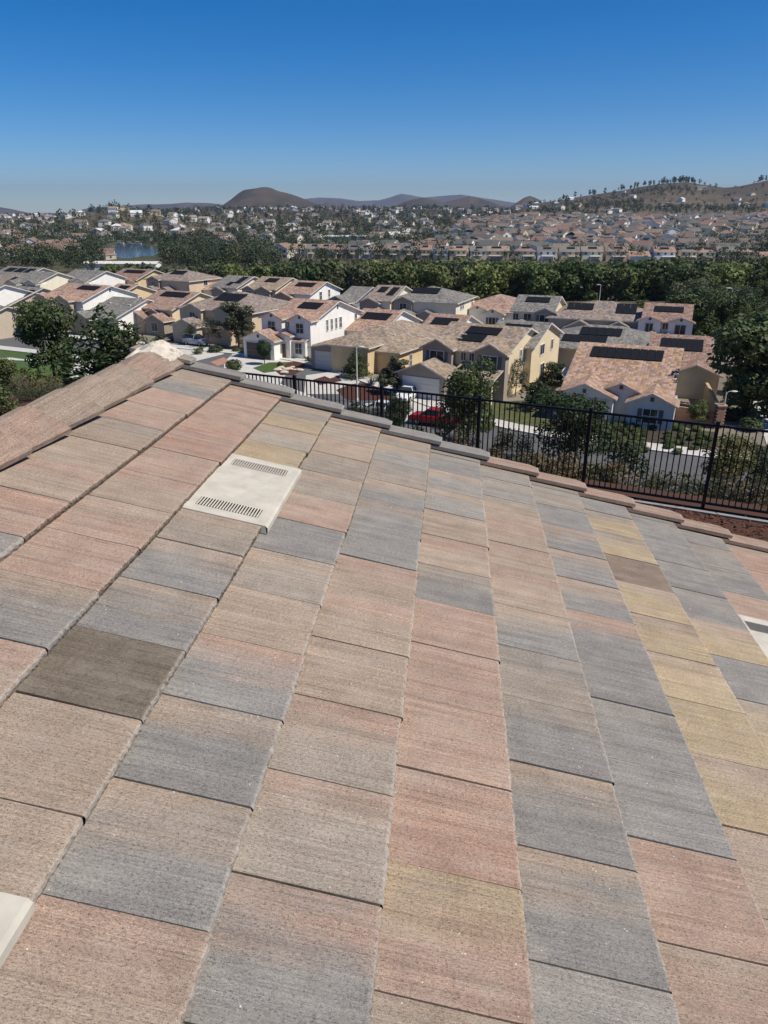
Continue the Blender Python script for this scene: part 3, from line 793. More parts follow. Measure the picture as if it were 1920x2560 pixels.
def tree_proto(kind, seed):
    key = (kind, seed)
    if key in TREE_CACHE: return TREE_CACHE[key]
    if kind == 'round': cr = leaf_cloud(5200, lobes_round(seed, 10, 7.5, 14, .22), .24, seed); t = trunk(10, .19, seed); m = 'leaf_mid'
    elif kind == 'dark': cr = leaf_cloud(6400, lobes_round(seed, 10, 6.8, 24, .04), .23, seed); t = trunk(10, .2, seed); m = 'leaf_dark'
    elif kind == 'tall': cr = leaf_cloud(3600, lobes_round(seed, 10, 4.6, 12, .12), .23, seed); t = trunk(10, .15, seed, limbs=5, spread=.12); m = 'leaf_olive'
    elif kind == 'cone': cr = leaf_cloud(4200, lobes_cone(seed, 10, 5.6), .24, seed, .35, .35); t = trunk(10, .16, seed, limbs=0); m = 'leaf_dark'
    elif kind == 'fir': cr = leaf_cloud(5200, lobes_cone(seed, 10, 8.2, .10), .26, seed, .3, .4); t = trunk(10, .2, seed, limbs=4); m = 'leaf_mid'
    elif kind == 'wispy': cr = leaf_cloud(1500, lobes_round(seed, 10, 5.5, 12, .2), .24, seed, .3, .3); t = trunk(10, .13, seed, 'bark_pale', 9, .08, .25); m = 'leaf_olive'
    elif kind == 'topiary': cr = leaf_cloud(3000, [(0, 0, 6.4, 3.1, 3.1, 3.6)], .26, seed, .8); t = trunk(6, .22, seed, limbs=0, lean=.01); m = 'leaf_dark'
    elif kind == 'wood': cr = leaf_cloud(1500, lobes_round(seed, 10, 10.5, 13, .02), .50, seed, .6, .65); t = trunk(10, .25, seed, limbs=4); m = 'leaf_wood'
    elif kind == 'slope': cr = leaf_cloud(7500, lobes_round(seed, 10, 8.2, 20, .10), .20, seed, .55); t = trunk(10, .12, seed, limbs=8); m = 'leaf_mid'
    elif kind == 'shrub': cr = leaf_cloud(900, lobes_round(seed, 10, 13, 9, 0.0), .62, seed, .6); t = trunk(6, .2, seed, limbs=4); m = 'leaf_mid'
    elif kind == 'greyshrub': cr = leaf_cloud(1500, lobes_round(seed, 10, 15, 12, 0.0), .48, seed, .4, .35); t = trunk(6, .2, seed, limbs=4); m = 'leaf_olive'
    elif kind == 'box': cr = leaf_cloud(1100, [(0, 0, 4.2, 5.4, 5.4, 5.0)], .7, seed, .8); t = trunk(4, .3, seed, limbs=0); m = 'leaf_mid'
    V, Fq, g = cr
    TREE_CACHE[key] = (np_mesh('crown', V, Fq, m, g), t); return TREE_CACHE[key]
def with_mat(me, mat):
    key = ('m', me.name, mat)
    if key not in TREE_CACHE:
        c = me.copy(); c.materials[0] = MAT[mat]; TREE_CACHE[key] = c
    return TREE_CACHE[key]
def plant(kind, seed, loc, h, w=1.0, label=None, group=None, cat='tree', name=None, mat=None, rz=None):
    cm, tm = tree_proto(kind, seed)
    if mat: cm = with_mat(cm, mat)
    name = name or {'cone': 'conical_tree', 'fir': 'conifer', 'topiary': 'topiary_tree', 'shrub': 'shrub', 'greyshrub': 'shrub', 'box': 'clipped_shrub', 'tall': 'upright_tree'}.get(kind, 'tree')
    e = empty(name, loc, rz if rz is not None else (seed * 1.7 + loc[0]) % 6.28, label, cat, group)
    s = h / 10.0; e.scale = (s * w, s * w, s)
    link('trunk', tm, e); link('crown', cm, e); return e
def plant_px(kind, seed, bx, by, topy, wpx, label, group=None, z=None, **kw):
    """stand a plant on the ground seen at (bx, by); its top is seen at row topy, its width as wpx"""
    p = unp(bx, by, z) if z is not None else hit(bx, by)
    rb = math.hypot(p.x, p.y)
    r = ray(bx, topy); ztop = CAMZ + r[2] / math.hypot(r[0], r[1]) * rb
    h = max(.4, ztop - p.z)
    nat = {'round': 7.5, 'dark': 6.5, 'tall': 4.6, 'cone': 5.6, 'fir': 8.2, 'wispy': 5.5, 'topiary': 6.2, 'wood': 10.5, 'slope': 8.2, 'shrub': 13, 'greyshrub': 15, 'box': 10.8}[kind] / 10
    dep = p.y * ct - (p.z - CAMZ) * st_
    w = (wpx / F_PX * dep) / (nat * h)
    return plant(kind, seed, p, h, w, label, group, **kw)

# ------------------------------------------------------------------ houses
TRIM = (0.62, 0.59, 0.53)
def quad_uv(P):
    """uv in metres: u along the first edge (eave), v up the slope"""
    P = [Vector(p) for p in P]; e = (P[1] - P[0]).normalized(); nrm = (P[1] - P[0]).cross(P[-1] - P[0]).normalized(); f = nrm.cross(e)
    return [((p - P[0]).dot(e), (p - P[0]).dot(f)) for p in P]
def slab(b, P, th, col, trim=TRIM):
    """roof plane as a slab: P counter-clockwise seen from above, first edge the eave"""
    P = [Vector(p) for p in P]; dn = Vector((0, 0, -th))
    b.face(P, 'house_roof', col, quad_uv(P)); b.face([p + dn for p in P][::-1], 'paint', trim)
    n = len(P)
    for i in range(n):
        j = (i + 1) % n; b.face([P[i], P[i] + dn, P[j] + dn, P[j]], 'paint', trim)
def roof_block(b, wl, x0, x1, y0, y1, ze, rise, kind, rc, wc, oh=.45, z0=0.0, th=.16, walls=True, hipl=None):
    """walls into wl and roof planes into b. gx: ridge along x; gy: ridge along y; hx, hy: hipped"""
    if walls and wl is not None: wl.box(x0, x1, y0, y1, z0 - .3, ze, 'stucco', wc, skip='b')
    cx, cy = (x0 + x1) / 2, (y0 + y1) / 2; zt = ze + rise
    if kind in ('gx', 'hx'):
        half = (y1 - y0) / 2; sl = rise / half; zo = ze - oh * sl; hip = 0 if kind == 'gx' else (hipl if hipl is not None else min(half, (x1 - x0) / 2 - .3))
        X0, X1 = x0 - oh, x1 + oh; H = hip + oh if hip else 0
        A = (X0, y0 - oh, zo); B = (X1, y0 - oh, zo); C = (X1, y1 + oh, zo); D = (X0, y1 + oh, zo); R0 = (X0 + H, cy, zt); R1 = (X1 - H, cy, zt)
        up = Vector((0, 0, th))
        slab(b, [Vector(p) + up for p in (A, B, R1, R0)], th, rc); slab(b, [Vector(p) + up for p in (C, D, R0, R1)], th, rc)
        if hip: slab(b, [Vector(p) + up for p in (B, C, R1)], th, rc); slab(b, [Vector(p) + up for p in (D, A, R0)], th, rc)
        elif wl is not None:
            wl.face([(x1, y0, ze), (x1, y1, ze), (x1, cy, zt)], 'stucco', wc); wl.face([(x0, y1, ze), (x0, y0, ze), (x0, cy, zt)], 'stucco', wc)
    else:
        half = (x1 - x0) / 2; sl = rise / half; zo = ze - oh * sl; hip = 0 if kind == 'gy' else (hipl if hipl is not None else min(half, (y1 - y0) / 2 - .3))
        Y0, Y1 = y0 - oh, y1 + (oh if kind == 'hy' else 0); H = hip + oh if hip else 0
        A = (x0 - oh, Y0, zo); B = (x1 + oh, Y0, zo); C = (x1 + oh, Y1, zo); D = (x0 - oh, Y1, zo); R0 = (cx, Y0 + H, zt); R1 = (cx, Y1 - H, zt)
        up = Vector((0, 0, th))
        slab(b, [Vector(p) + up for p in (B, C, R1, R0)], th, rc); slab(b, [Vector(p) + up for p in (D, A, R0, R1)], th, rc)
        if hip: slab(b, [Vector(p) + up for p in (A, B, R0)], th, rc); slab(b, [Vector(p) + up for p in (C, D, R1)], th, rc)
        elif wl is not None: wl.face([(x0, y0, ze), (x1, y0, ze), (cx, y0, zt)], 'stucco', wc)
WIN_CACHE = {}
def window_meshes(w, h, shut, col):
    key = (round(w, 2), round(h, 2), shut, col)
    if key not in WIN_CACHE:
        f = MB(); t = .08
        for a in ((-w / 2 - t, w / 2 + t, h / 2, h / 2 + t), (-w / 2 - t, w / 2 + t, -h / 2 - t * 1.5, -h / 2), (-w / 2 - t, -w / 2, -h / 2, h / 2), (w / 2, w / 2 + t, -h / 2, h / 2), (-.025, .025, -h / 2, h / 2)):
            f.box(a[0], a[1], -.07, .02, a[2], a[3], 'paint', col)
        if h > 1.2 and w < 1.4: f.box(-w / 2, w / 2, -.06, .02, -.025, .025, 'paint', col)
        g = MB(); g.box(-w / 2, w / 2, -.025, .0, -h / 2, h / 2, 'glass')
        s = None
        if shut:
            s = MB(); sc = (.12, .13, .13)
            for k in range(7): s.box(-.2, .2, -.07, .0, -h / 2 + h * k / 7 + .01, -h / 2 + h * (k + 1) / 7 - .015, 'paint', sc)
            s = s.mesh('shutter')
        WIN_CACHE[key] = (f.mesh('frame'), g.mesh('pane'), s)
    return WIN_CACHE[key]
def add_window(root, x, y, z, w, h, face='f', shut=False, col=(.66, .64, .6)):
    fm, gm, sm = window_meshes(w, h, shut, col)
    o = link('window', fm, root, (x, y, z)); o.rotation_euler = (0, 0, {'f': 0, 'r': math.pi / 2, 'l': -math.pi / 2}[face])
    link('pane', gm, o)
    if shut:
        for s in (-1, 1): link('shutter', sm, o, (s * (w / 2 + .32), 0, 0))
GAR = {}
def add_garage(root, x, y, w, col=(.62, .6, .56), h=2.25):
    key = (w, col)
    if key not in GAR:
        f = MB()
        for a in ((-w / 2 - .14, w / 2 + .14, h, h + .16), (-w / 2 - .14, -w / 2, 0, h), (w / 2, w / 2 + .14, 0, h)): f.box(a[0], a[1], -.08, .02, a[2], a[3], 'paint', (.6, .58, .53))
        g = MB()
        for k in range(4): g.box(-w / 2, w / 2, -.04, .01, h * k / 4 + .012, h * (k + 1) / 4 - .012, 'paint', col)
        GAR[key] = (f.mesh('door_frame'), g.mesh('panel'))
    o = link('garage_door', GAR[key][1], root, (x, y, .05)); link('frame', GAR[key][0], o)
def add_door(root, x, y, col=(.12, .07, .04), w=1.0, h=2.15):
    b = MB(); b.box(-w / 2, w / 2, -.06, .01, .1, h, 'paint', col); o = b.build('door', root, loc=(x, y, 0))
    f = MB(); f.box(-w / 2 - .1, w / 2 + .1, -.08, .01, h, h + .12, 'paint', TRIM); f.box(-w / 2 - .1, -w / 2, -.08, .01, 0, h, 'paint', TRIM); f.box(w / 2, w / 2 + .1, -.08, .01, 0, h, 'paint', TRIM)
    f.build('frame', o)
def add_solar(root, P00, P10, P01, rows, cols, lift=.12):
    """array of dark modules on a roof plane: corner, corner along the eave, corner up the slope"""
    o_, a, c = Vector(P00), Vector(P10) - Vector(P00), Vector(P01) - Vector(P00)
    n = a.cross(c).normalized(); b = MB()
    for i in range(cols):
        for j in range(rows):
            q = [o_ + a * ((i + u) / cols) + c * ((j + v) / rows) + n * lift for u, v in ((.02, .02), (.98, .02), (.98, .98), (.02, .98))]
            b.face(q, 'solar'); d = -n * .05
            for k in range(4): b.face([q[k], q[k] + d, q[(k + 1) % 4] + d, q[(k + 1) % 4]], 'solar_frame')
    r = MB()
    for j in range(rows):
        for v in (.25, .75):
            p, q = o_ + c * ((j + v) / rows), o_ + a + c * ((j + v) / rows)
            r.tube([p + n * .03, q + n * .03], [.02, .02], 4, 'grey_metal')
    s = b.build('solar_array', root); r.build('mounting_rail', s)

def place(px_l, px_r, py, hr, alpha):
    """ridge seen from px_l to px_r at row py, hr above the street: centre and length"""
    a = math.radians(alpha); d = Vector((math.cos(a), math.sin(a), 0))
    m = unp((px_l + px_r) / 2, py, hr)
    def pxx(p): return 960 + F_PX * p.x / (p.y * ct - (p.z - CAMZ) * st_)
    lo, hi = 1.0, 60.0
    for _ in range(40):
        w = (lo + hi) / 2
        if pxx(m + d * w / 2) - pxx(m - d * w / 2) < px_r - px_l: lo = w
        else: hi = w
    return m, lo
def house(label, px, alpha, depth, ze, rise, kind, rc, wc, feats, group=None, w=None, oh=.45, z0=0.0, name='house'):
    ze = ze if ze < 3.2 else 4.95 if ze > 5 else ze - .2
    rise = .325 * (depth / 2 if kind in ('gx', 'hx') else w / 2)
    hr = z0 + ze + rise + .16
    m, L = place(px[0], px[1], px[2], hr, alpha); a = math.radians(alpha)
    if kind == 'gx': W = L - 2 * oh
    elif kind == 'hx': W = L + depth if w is None else w
    else: W = w
    W = max(W, 4.0)
    # local frame: x along the front, y away from the viewer, origin in the middle of the front
    back = Vector((-math.sin(a), math.cos(a), 0))
    o = m - back * (depth / 2); 
    root = empty(name, (o.x, o.y, z0), a, label, 'house', group)
    wl, rf = MB(), MB()
    roof_block(rf, wl, -W / 2, W / 2, 0, depth, ze, rise, kind, rc, wc, oh, hipl=None if kind in ('gx', 'gy') else (depth / 2 if (kind == 'hx' and w is None) else None))
    sl = rise / (depth / 2) if kind in ('gx', 'hx') else rise / (W / 2)
    def fx(v): return v * W if abs(v) <= .56 and isinstance(v, float) else v
    for f in feats:
        t = f[0]
        if t == 'gable':      # front gable: x, width, projection, eave, [walls from z, window?]
            _, x, gw, pj, gz = f[:5]; x = fx(x); k = f[5] if len(f) > 5 else ''
            gr = gw / 2 * (f[6] if len(f) > 6 else .42)
            into = max(0.3, min(depth / 2, ((gz + gr) - ze) / sl + .4)) if gz + gr > ze else 0.02
            if 'into' in k: into = 2.0
            wb = (f[7] if len(f) > 7 else wc)
            g2, w2 = MB(), wl
            w2.box(x - gw / 2, x + gw / 2, -pj, into if gz <= ze + .01 else 0.0, (gz - 2.8 if 'up' in k else -.3), gz, 'stucco', wb, skip='b' if 'up' not in k else '')
            w2.face([(x - gw / 2, -pj, gz), (x + gw / 2, -pj, gz), (x, -pj, gz + gr)], 'stucco', wb)
            # roof of the gable, dying into the main slope
            g2oh = .35; slg = gr / (gw / 2); zo = gz - g2oh * slg; th = .15
            Y0 = -pj - g2oh
            yb_top = max(.02, (gz + gr - ze) / sl) if gz + gr > ze else .02
            yb_low = max(.02, (zo - ze) / sl + .02) if zo > ze else .02
            if gz + gr <= ze: yb_top = yb_low = -.0
            up = Vector((0, 0, th))
            slab(g2, [Vector(p) + up for p in ((x + gw / 2 + g2oh, Y0, zo), (x + gw / 2 + g2oh, yb_low, zo), (x, yb_top, gz + gr), (x, Y0, gz + gr))], th, rc)
            slab(g2, [Vector(p) + up for p in ((x - gw / 2 - g2oh, yb_low, zo), (x - gw / 2 - g2oh, Y0, zo), (x, Y0, gz + gr), (x, yb_top, gz + gr))], th, rc)
            g2.build('gable_roof', root)
            if 'attic' in k:
                bb = MB(); bb.box(x - .17, x + .17, -pj - .05, -pj + .01, gz + gr * .28, gz + gr * .28 + .4, 'paint', (.1, .1, .1)); bb.build('gable_vent', root)
        elif t == 'shed':     # lean-to roof over the ground floor: x0, x1, projection, z at wall, fall, walls?
            _, xa, xb, pj, zw, fall, walls = f; xa, xb = fx(xa), fx(xb); b2 = MB()
            up = Vector((0, 0, .13)); slab(b2, [Vector(p) + up for p in ((xa, -pj - .4, zw - fall), (xb, -pj - .4, zw - fall), (xb, -.0, zw), (xa, -.0, zw))], .13, rc)
            b2.build('porch_roof', root)
            if walls: wl.box(xa + .2, xb - .2, -pj, 0, -.3, zw - fall, 'stucco', wc, skip='b')
            else:
                for xx in (xa + .35, xb - .35):
                    c = MB(); c.box(xx - .15, xx + .15, -pj - .15, -pj + .15, -.2, zw - fall - .01, 'stucco', wc); c.build('porch_post', root)
        elif t == 'win': add_window(root, fx(f[1]), -f[2] - .003, f[3], f[4], f[5], 'f', len(f) > 6 and f[6])
        elif t == 'rwin': add_window(root, W / 2 + .003, f[1] * depth, f[2], f[3], f[4], 'r')
        elif t == 'garage': add_garage(root, fx(f[1]), -f[2] - .003, f[3], *(f[4:5]))
        elif t == 'door': add_door(root, fx(f[1]), -f[2] - .003)
        elif t == 'solar':    # x0, x1, v0, v1 (fractions up the slope), rows, cols
            _, xa, xb, v0, v1, rows, cols = f; xa, xb = fx(xa), fx(xb)
            q = lambda x, v: (x, v * depth / 2, ze + v * rise + .16)
            add_solar(root, q(xa, v0), q(xb, v0), q(xa, v1), rows, cols)
        elif t == 'rsolar':   # on the right slope of a house whose ridge runs away from the viewer
            _, ya, yb, v0, v1, rows, cols = f
            q = lambda y, v: (W / 2 - v * W / 2, y * depth, ze + v * rise + .16)
            add_solar(root, q(ya, v0), q(yb, v0), q(ya, v1), rows, cols)
        elif t == 'wing':     # extra block: x0 x1 y0 y1 eave rise kind
            _, xa, xb, ya, yb, z1, rs, kd = f; b2 = MB(); roof_block(b2, wl, fx(xa), fx(xb), ya, yb, z1, rs, kd, rc, wc, .4); b2.build('wing_roof', root)
        elif t == 'gvent':
            bb = MB(); bb.box(W / 2 - .01, W / 2 + .05, depth / 2 - .2, depth / 2 + .2, ze + rise * .55, ze + rise * .55 + .5, 'paint', (.12, .11, .1)); bb.build('gable_vent', root)
        elif t == 'vents':
            for k in range(f[1]):
                rr = rnd(int(px[0]) + k); v = rr.uniform(.15, .85); x = rr.uniform(-.42, .42) * W
                bb = MB(); y = v * depth / 2; z = ze + v * rise + .16
                bb.box(x - .3, x + .3, y - .15, y + .15, z - .1, z + .16, 'paint', (.55, .5, .42)); bb.build('roof_vent', root)
    wl.build('wall', root); rf.build('roof', root)
    return root
SAL = (0.335, 0.220, 0.168); PNK = (0.300, 0.200, 0.158); TAN = (0.285, 0.220, 0.165); GRY = (0.190, 0.178, 0.160); GRP = (0.245, 0.195, 0.165); ORG = (0.345, 0.228, 0.165); BRN = (0.255, 0.165, 0.130); DGR = (0.155, 0.150, 0.142)
WHT = (0.80, 0.775, 0.72); CRM = (0.74, 0.68, 0.53); YEL = (0.68, 0.56, 0.37); BEI = (0.50, 0.42, 0.32); TAU = (0.34, 0.285, 0.235); LGR = (0.60, 0.60, 0.585); PCH = (0.60, 0.47, 0.33); OCH = (0.64, 0.49, 0.29)
HOUSES = []
def near_houses():
    house('white stucco two storey house with four narrow gable windows, nearest the roof ridge', (733, 849, 748, ), -29, 13.5, 5.5, 2.7, 'gx', SAL, WHT,
          [('gable', -.33, 3.6, 1.3, 5.3, 'attic'), ('gable', .33, 3.6, 1.3, 5.3, 'attic'), ('win', -.33, 1.3, 4.2, 1.2, 1.3), ('win', .33, 1.3, 4.2, 1.2, 1.3), ('win', .0, 0, 4.4, .8, .8),
           ('gable', -.33, 5.4, 4.6, 2.7, 'attic'), ('garage', -.33, 4.6, 4.2, (.10, .09, .08)), ('gable', .05, 2.4, 2.6, 3.2, '', .3), ('door', .05, 2.6), ('shed', .16, .52, 1.9, 3.1, .7, True), ('win', .34, 1.9, 1.5, 1.1, 1.5),
           ('rwin', .28, 4.1, .45, 1.5), ('rwin', .37, 4.1, .45, 1.5), ('rwin', .46, 4.1, .45, 1.5), ('rwin', .55, 4.1, .6, 1.5), ('rwin', .88, 4.1, .6, 1.6), ('rwin', .30, 1.4, .6, .8), ('rwin', .42, 1.4, .5, .8),
           ('solar', -.18, .30, .52, .82, 1, 8), ('gvent',)])
    house('tan single storey house with hipped brown roof and pale garage door', (945, 1010, 806), -29, 19, 2.9, 3.1, 'hy', TAN, OCH,
          [('gable', -2.9, 6.4, 1.6, 2.8, '', .2, TAU), ('garage', -2.9, 1.6, 4.8), ('wing', -.2, 3.0, -2.2, 3, 3.6, 1.0, 'hx'), ('door', 1.4, 2.2), ('rwin', .18, 1.4, .6, 1.5), ('rwin', .42, 1.5, 1.4, 1.3), ('rwin', .78, 1.6, 1.1, 1.3), ('vents', 4)], w=12.5)
    house('yellow stucco two storey house with brown tile roof and stepped solar panels', (1126, 1326, 811), -31, 12.3, 5.4, 2.75, 'gx', TAN, (0.70, .57, .37),
          [('gable', -.36, 3.7, 1.0, 5.1, '', .5, TAU), ('gable', .34, 3.7, 1.0, 5.1, '', .5, TAU), ('win', -.36, 1.0, 4.1, 1.7, 1.35, True), ('win', .34, 1.0, 4.1, 1.7, 1.35, True), ('win', -.05, 0, 4.3, .55, .9), ('win', .06, 0, 4.3, .55, .9),
           ('gable', -.36, 5.8, 4.8, 2.75, '', .42, TAU), ('garage', -.36, 4.8, 4.4), ('shed', -.06, .52, 3.4, 3.6, 1.1, False), ('win', .25, 0, 1.5, 1.8, 1.5), ('door', .02, 0), ('win', .25, 0.05, 1.5, 1.8, 1.5),
           ('rwin', .36, 4.0, .5, 1.6), ('rwin', .45, 4.0, .5, 1.6), ('rwin', .54, 4.0, .5, 1.6), ('rwin', .63, 4.0, .5, 1.6), ('rwin', .9, 4.1, .6, 1.5), ('rwin', .42, 1.4, 1.2, 1.4), ('rwin', .55, 1.4, .6, 1.4),
           ('solar', -.22, .22, .58, .86, 1, 6), ('solar', -.22, .10, .28, .56, 1, 5), ('vents', 3)])
    house('single storey pale grey house with mottled orange tile roof and long black solar array', (1447, 1707, 862), -23.5, 19, 2.75, 3.25, 'gx', ORG, LGR,
          [('gable', -.28, 5.6, 2.2, 2.6, 'attic', .42), ('garage', -.28, 2.2, 4.4, (.05, .045, .04)), ('gable', .05, 3.4, .8, 3.1, 'attic', .42), ('gable', .36, 4.2, 2.6, 2.5, 'attic', .46), ('win', .36, 2.6, 1.35, 1.3, 1.35, True), ('door', .13, 0.0),
           ('solar', -.38, .36, .66, .90, 1, 9)])
    house('long house with brick brown roof and black solar strip behind the orange roof', (1627, 1787, 837), -22, 16, 2.9, 3.0, 'gx', BRN, BEI, [('solar', -.36, .38, .5, .86, 1, 8), ('gable', .30, 5, 1.0, 2.7, '', .4), ('win', -.2, 0, 1.5, 1.6, 1.2)])
    house('white two storey house with twin front gables at the edge of the wood', (1612, 1735, 758), -22, 11, 5.4, 2.3, 'gx', BRN, WHT,
          [('gable', -.36, 3.0, .9, 5.0, 'attic', .36), ('gable', .34, 3.2, .9, 5.0, 'attic', .36), ('win', -.36, .9, 4.1, 1.0, 1.2), ('win', .34, .9, 4.0, 1.4, 1.3), ('win', 0.0, 0, 4.3, .7, .8), ('gable', -.28, 5.2, 3.4, 2.6, 'attic', .38), ('garage', -.28, 3.4, 4.2, (.06, .06, .06)),
           ('gable', .10, 2.6, 2.4, 2.9, '', .38), ('door', .10, 2.4), ('shed', .2, .5, 1.6, 3.1, .7, True), ('win', .34, 1.6, 1.4, 1.3, 1.3), ('solar', -.32, .36, .45, .78, 1, 8)])
    house('tan roofed house with two separate solar panels below the wood', (1462, 1556, 752), -20, 12, 4.6, 2.4, 'hx', GRP, BEI, [('gable', -2.6, 4.2, 1.6, 3.2, '', .5), ('gable', 3.0, 4.4, 1.6, 3.2, '', .5), ('garage', -2.6, 1.6, 3.6, (.3, .28, .25)), ('solar', -5.2, -1.2, .42, .80, 1, 4), ('solar', 2.2, 5.2, .3, .86, 2, 3)], w=15)
    house('low house with grey hipped roof and stepped black solar panels', (1484, 1546, 813), -23, 13, 2.8, 2.7, 'hx', GRY, BEI, [('solar', -3.0, 2.4, .52, .86, 1, 5), ('solar', -5.0, .8, .2, .5, 1, 5), ('gable', 4.2, 4.2, .8, 2.6, '', .42), ('win', -2.0, 0, 1.5, 1.6, 1.2)], w=17)
    house('grey roofed two storey house with white back porch and one wide solar panel', (1296, 1405, 738), -22, 11, 5.2, 2.3, 'gx', GRY, YEL, [('gable', .34, 3.2, .8, 4.9, '', .4, TAU), ('win', .34, .8, 4.0, 1.5, 1.2, True), ('win', -.12, 0, 4.1, 1.1, .9), ('win', -.42, 0, 4.1, .8, .9), ('gable', -.24, 5.4, 3.0, 2.6, '', .4, TAU), ('garage', -.24, 3.0, 4.2), ('shed', .08, .5, 2.2, 3.2, .8, False), ('win', .3, 0, 1.5, 1.4, 1.2), ('rwin', .4, 4.1, .8, 1.2), ('rwin', .6, 1.5, 1.4, 1.3), ('solar', -.3, .32, .5, .85, 1, 7)])
    house('low salmon roofed house with hipped end and shuttered gable window', (1226, 1268, 736), -24, 15, 2.8, 3.0, 'hy', SAL, WHT, [('gable', 1.5, 3.8, 1.5, 2.6, 'attic', .42), ('win', 1.5, 1.5, 1.4, 1.2, 1.2, True), ('gable', -1.6, 3.2, .6, 3.1, 'attic', .4), ('rwin', .3, 1.5, 1.0, 1.1), ('rwin', .6, 1.5, 1.0, 1.1), ('garage', -4.2, 0, 3.2, (.1, .09, .08))], w=13)
    house('yellow gabled house with grey roof directly behind the stepped solar panels', (1247, 1379, 802), -28, 12, 5.3, 2.3, 'gx', GRY, YEL, [('rwin', .35, 4.1, 1.6, 1.2), ('rwin', .7, 4.1, .8, 1.2), ('rwin', .4, 1.4, 1.5, 1.8), ('solar', -.34, .24, .5, .82, 1, 8)])
    house('low pink roofed house with white gable behind the tan hipped roof', (1078, 1178, 785), -25, 13, 2.8, 2.6, 'gx', PNK, WHT, [('solar', -.36, .34, .44, .78, 1, 7), ('win', .3, 0, 1.5, .9, .9)])
    house('low salmon roofed house with white gable right behind the white two storey house', (909, 1009, 773), -27, 14, 2.8, 2.7, 'gx', SAL, WHT, [('solar', -.36, .38, .48, .80, 1, 8)])
    house('grey hipped two storey house with cream window trim and two solar panels', (1052, 1112, 715), -22, 12, 5.4, 2.2, 'hx', GRY, CRM, [('gable', -2.8, 4.2, 3.0, 2.8, '', .4, TAU), ('garage', -2.8, 3.0, 3.6, (.35, .32, .28)), ('gable', 1.2, 2.8, 1.6, 3.0, '', .4, TAU), ('gable', -3.2, 3.2, .6, 5.0, '', .4, TAU), ('win', -3.2, .6, 4.0, 1.2, 1.2), ('rwin', .25, 4.2, .7, 1.3), ('rwin', .36, 4.2, .7, 1.3), ('rwin', .85, 4.2, .7, 1.3), ('rwin', .25, 1.5, .7, 1.3), ('rwin', .36, 1.5, .7, 1.3), ('solar', -3.0, 2.0, .45, .85, 1, 5)], w=12.5)
    house('pinkish grey two storey house with two solar panels left of a grey hipped roof', (945, 1015, 713), -25, 12, 5.3, 2.3, 'gx', GRP, CRM, [('gable', .1, 4.2, 2.0, 2.9, '', .4, TAU), ('gable', -.3, 3.6, .8, 4.6, '', .4, TAU), ('rwin', .4, 4.2, .6, 1.2), ('solar', -.34, .0, .48, .84, 1, 3), ('solar', .16, .44, .3, .84, 2, 2), ('rwin', .7, 4.2, .6, 1.2)])
    house('blue grey gabled house with small attic window among the back rows', (884, 928, 716), -28, 13, 3.6, 2.5, 'gx', GRY, (.20, .22, .25), [('gable', -.2, 5.4, 2.4, 3.4, 'attic', .42), ('gable', .42, 3.0, 1.2, 2.6, '', .5, WHT), ('win', -.2, 2.4, 1.6, 1.2, 1.1)])
    house('white gabled two storey house with two arched side windows and long solar strip', (736, 817, 702), -28, 11, 5.3, 2.4, 'gx', SAL, WHT, [('rwin', .34, 4.4, .8, 1.4), ('rwin', .62, 4.6, .6, 1.3), ('solar', -.3, .32, .5, .82, 1, 7), ('gable', -.36, 3.8, 1.0, 4.4, '', .4, TAU)])
    house('yellow gabled house with brown roof left of the white gabled house', (655, 731, 692), -29, 11, 5.3, 2.4, 'gx', TAN, YEL, [('rwin', .5, 4.2, .6, 1.3), ('gable', -.38, 3.4, .9, 4.7, '', .42, TAU), ('gable', .14, 3.4, .9, 4.7, '', .42, TAU), ('win', -.38, .9, 4.0, 1.2, 1.1), ('solar', -.2, .22, .5, .84, 1, 4)])
    house('cream gabled house with plain grey roof and steep solar panel', (570, 636, 689), -30, 11, 5.2, 2.6, 'gx', GRY, CRM, [('rwin', .5, 4.3, .5, 1.3), ('solar', .18, .42, .32, .88, 2, 2), ('gable', -.2, 3.2, .9, 4.3, '', .42, TAU), ('solar', -.02, .16, .1, .4, 1, 2)])
    house('small orange roofed single storey house beside a tan two storey house', (512, 541, 694), -30, 12, 2.8, 2.5, 'hx', ORG, WHT, [('gable', -2.5, 3.6, 1.2, 2.6, '', .42, TAU)], w=13)
    house('tan two storey hipped house with three front gables near the lake side', (428, 486, 674), -28, 11, 5.4, 2.3, 'hx', GRP, PCH, [('gable', -3.2, 4.0, 2.4, 2.8, '', .4, TAU), ('gable', .8, 3.6, 2.0, 2.8, '', .4, TAU), ('gable', -3.5, 3.2, .8, 5.0, '', .42, TAU), ('win', -3.5, .8, 4.0, 1.2, 1.2), ('rwin', .5, 4.2, 1.2, 1.2), ('solar', -1.6, 2.4, .5, .86, 1, 4)], w=13)
    house('pink roofed house with yellow gables and one long solar panel', (310, 386, 672), -28, 12, 4.4, 2.6, 'gx', BRN, OCH, [('solar', -.32, .36, .56, .84, 1, 7), ('gable', -.12, 4.8, 1.4, 3.4, '', .42, OCH), ('gable', .36, 3.6, 1.0, 3.6, '', .42, OCH), ('door', .36, 1.0)])
    house('white house with plain grey gabled roof at the back row', (188, 266, 675), -29, 11, 5.0, 2.3, 'gx', GRY, WHT, [('gable', .32, 4.0, .9, 4.6, '', .4), ('win', .32, .9, 3.8, 1.4, 1.1, True), ('win', -.1, 0, 4.0, .9, .9), ('win', -.34, 0, 4.0, .9, .9)])
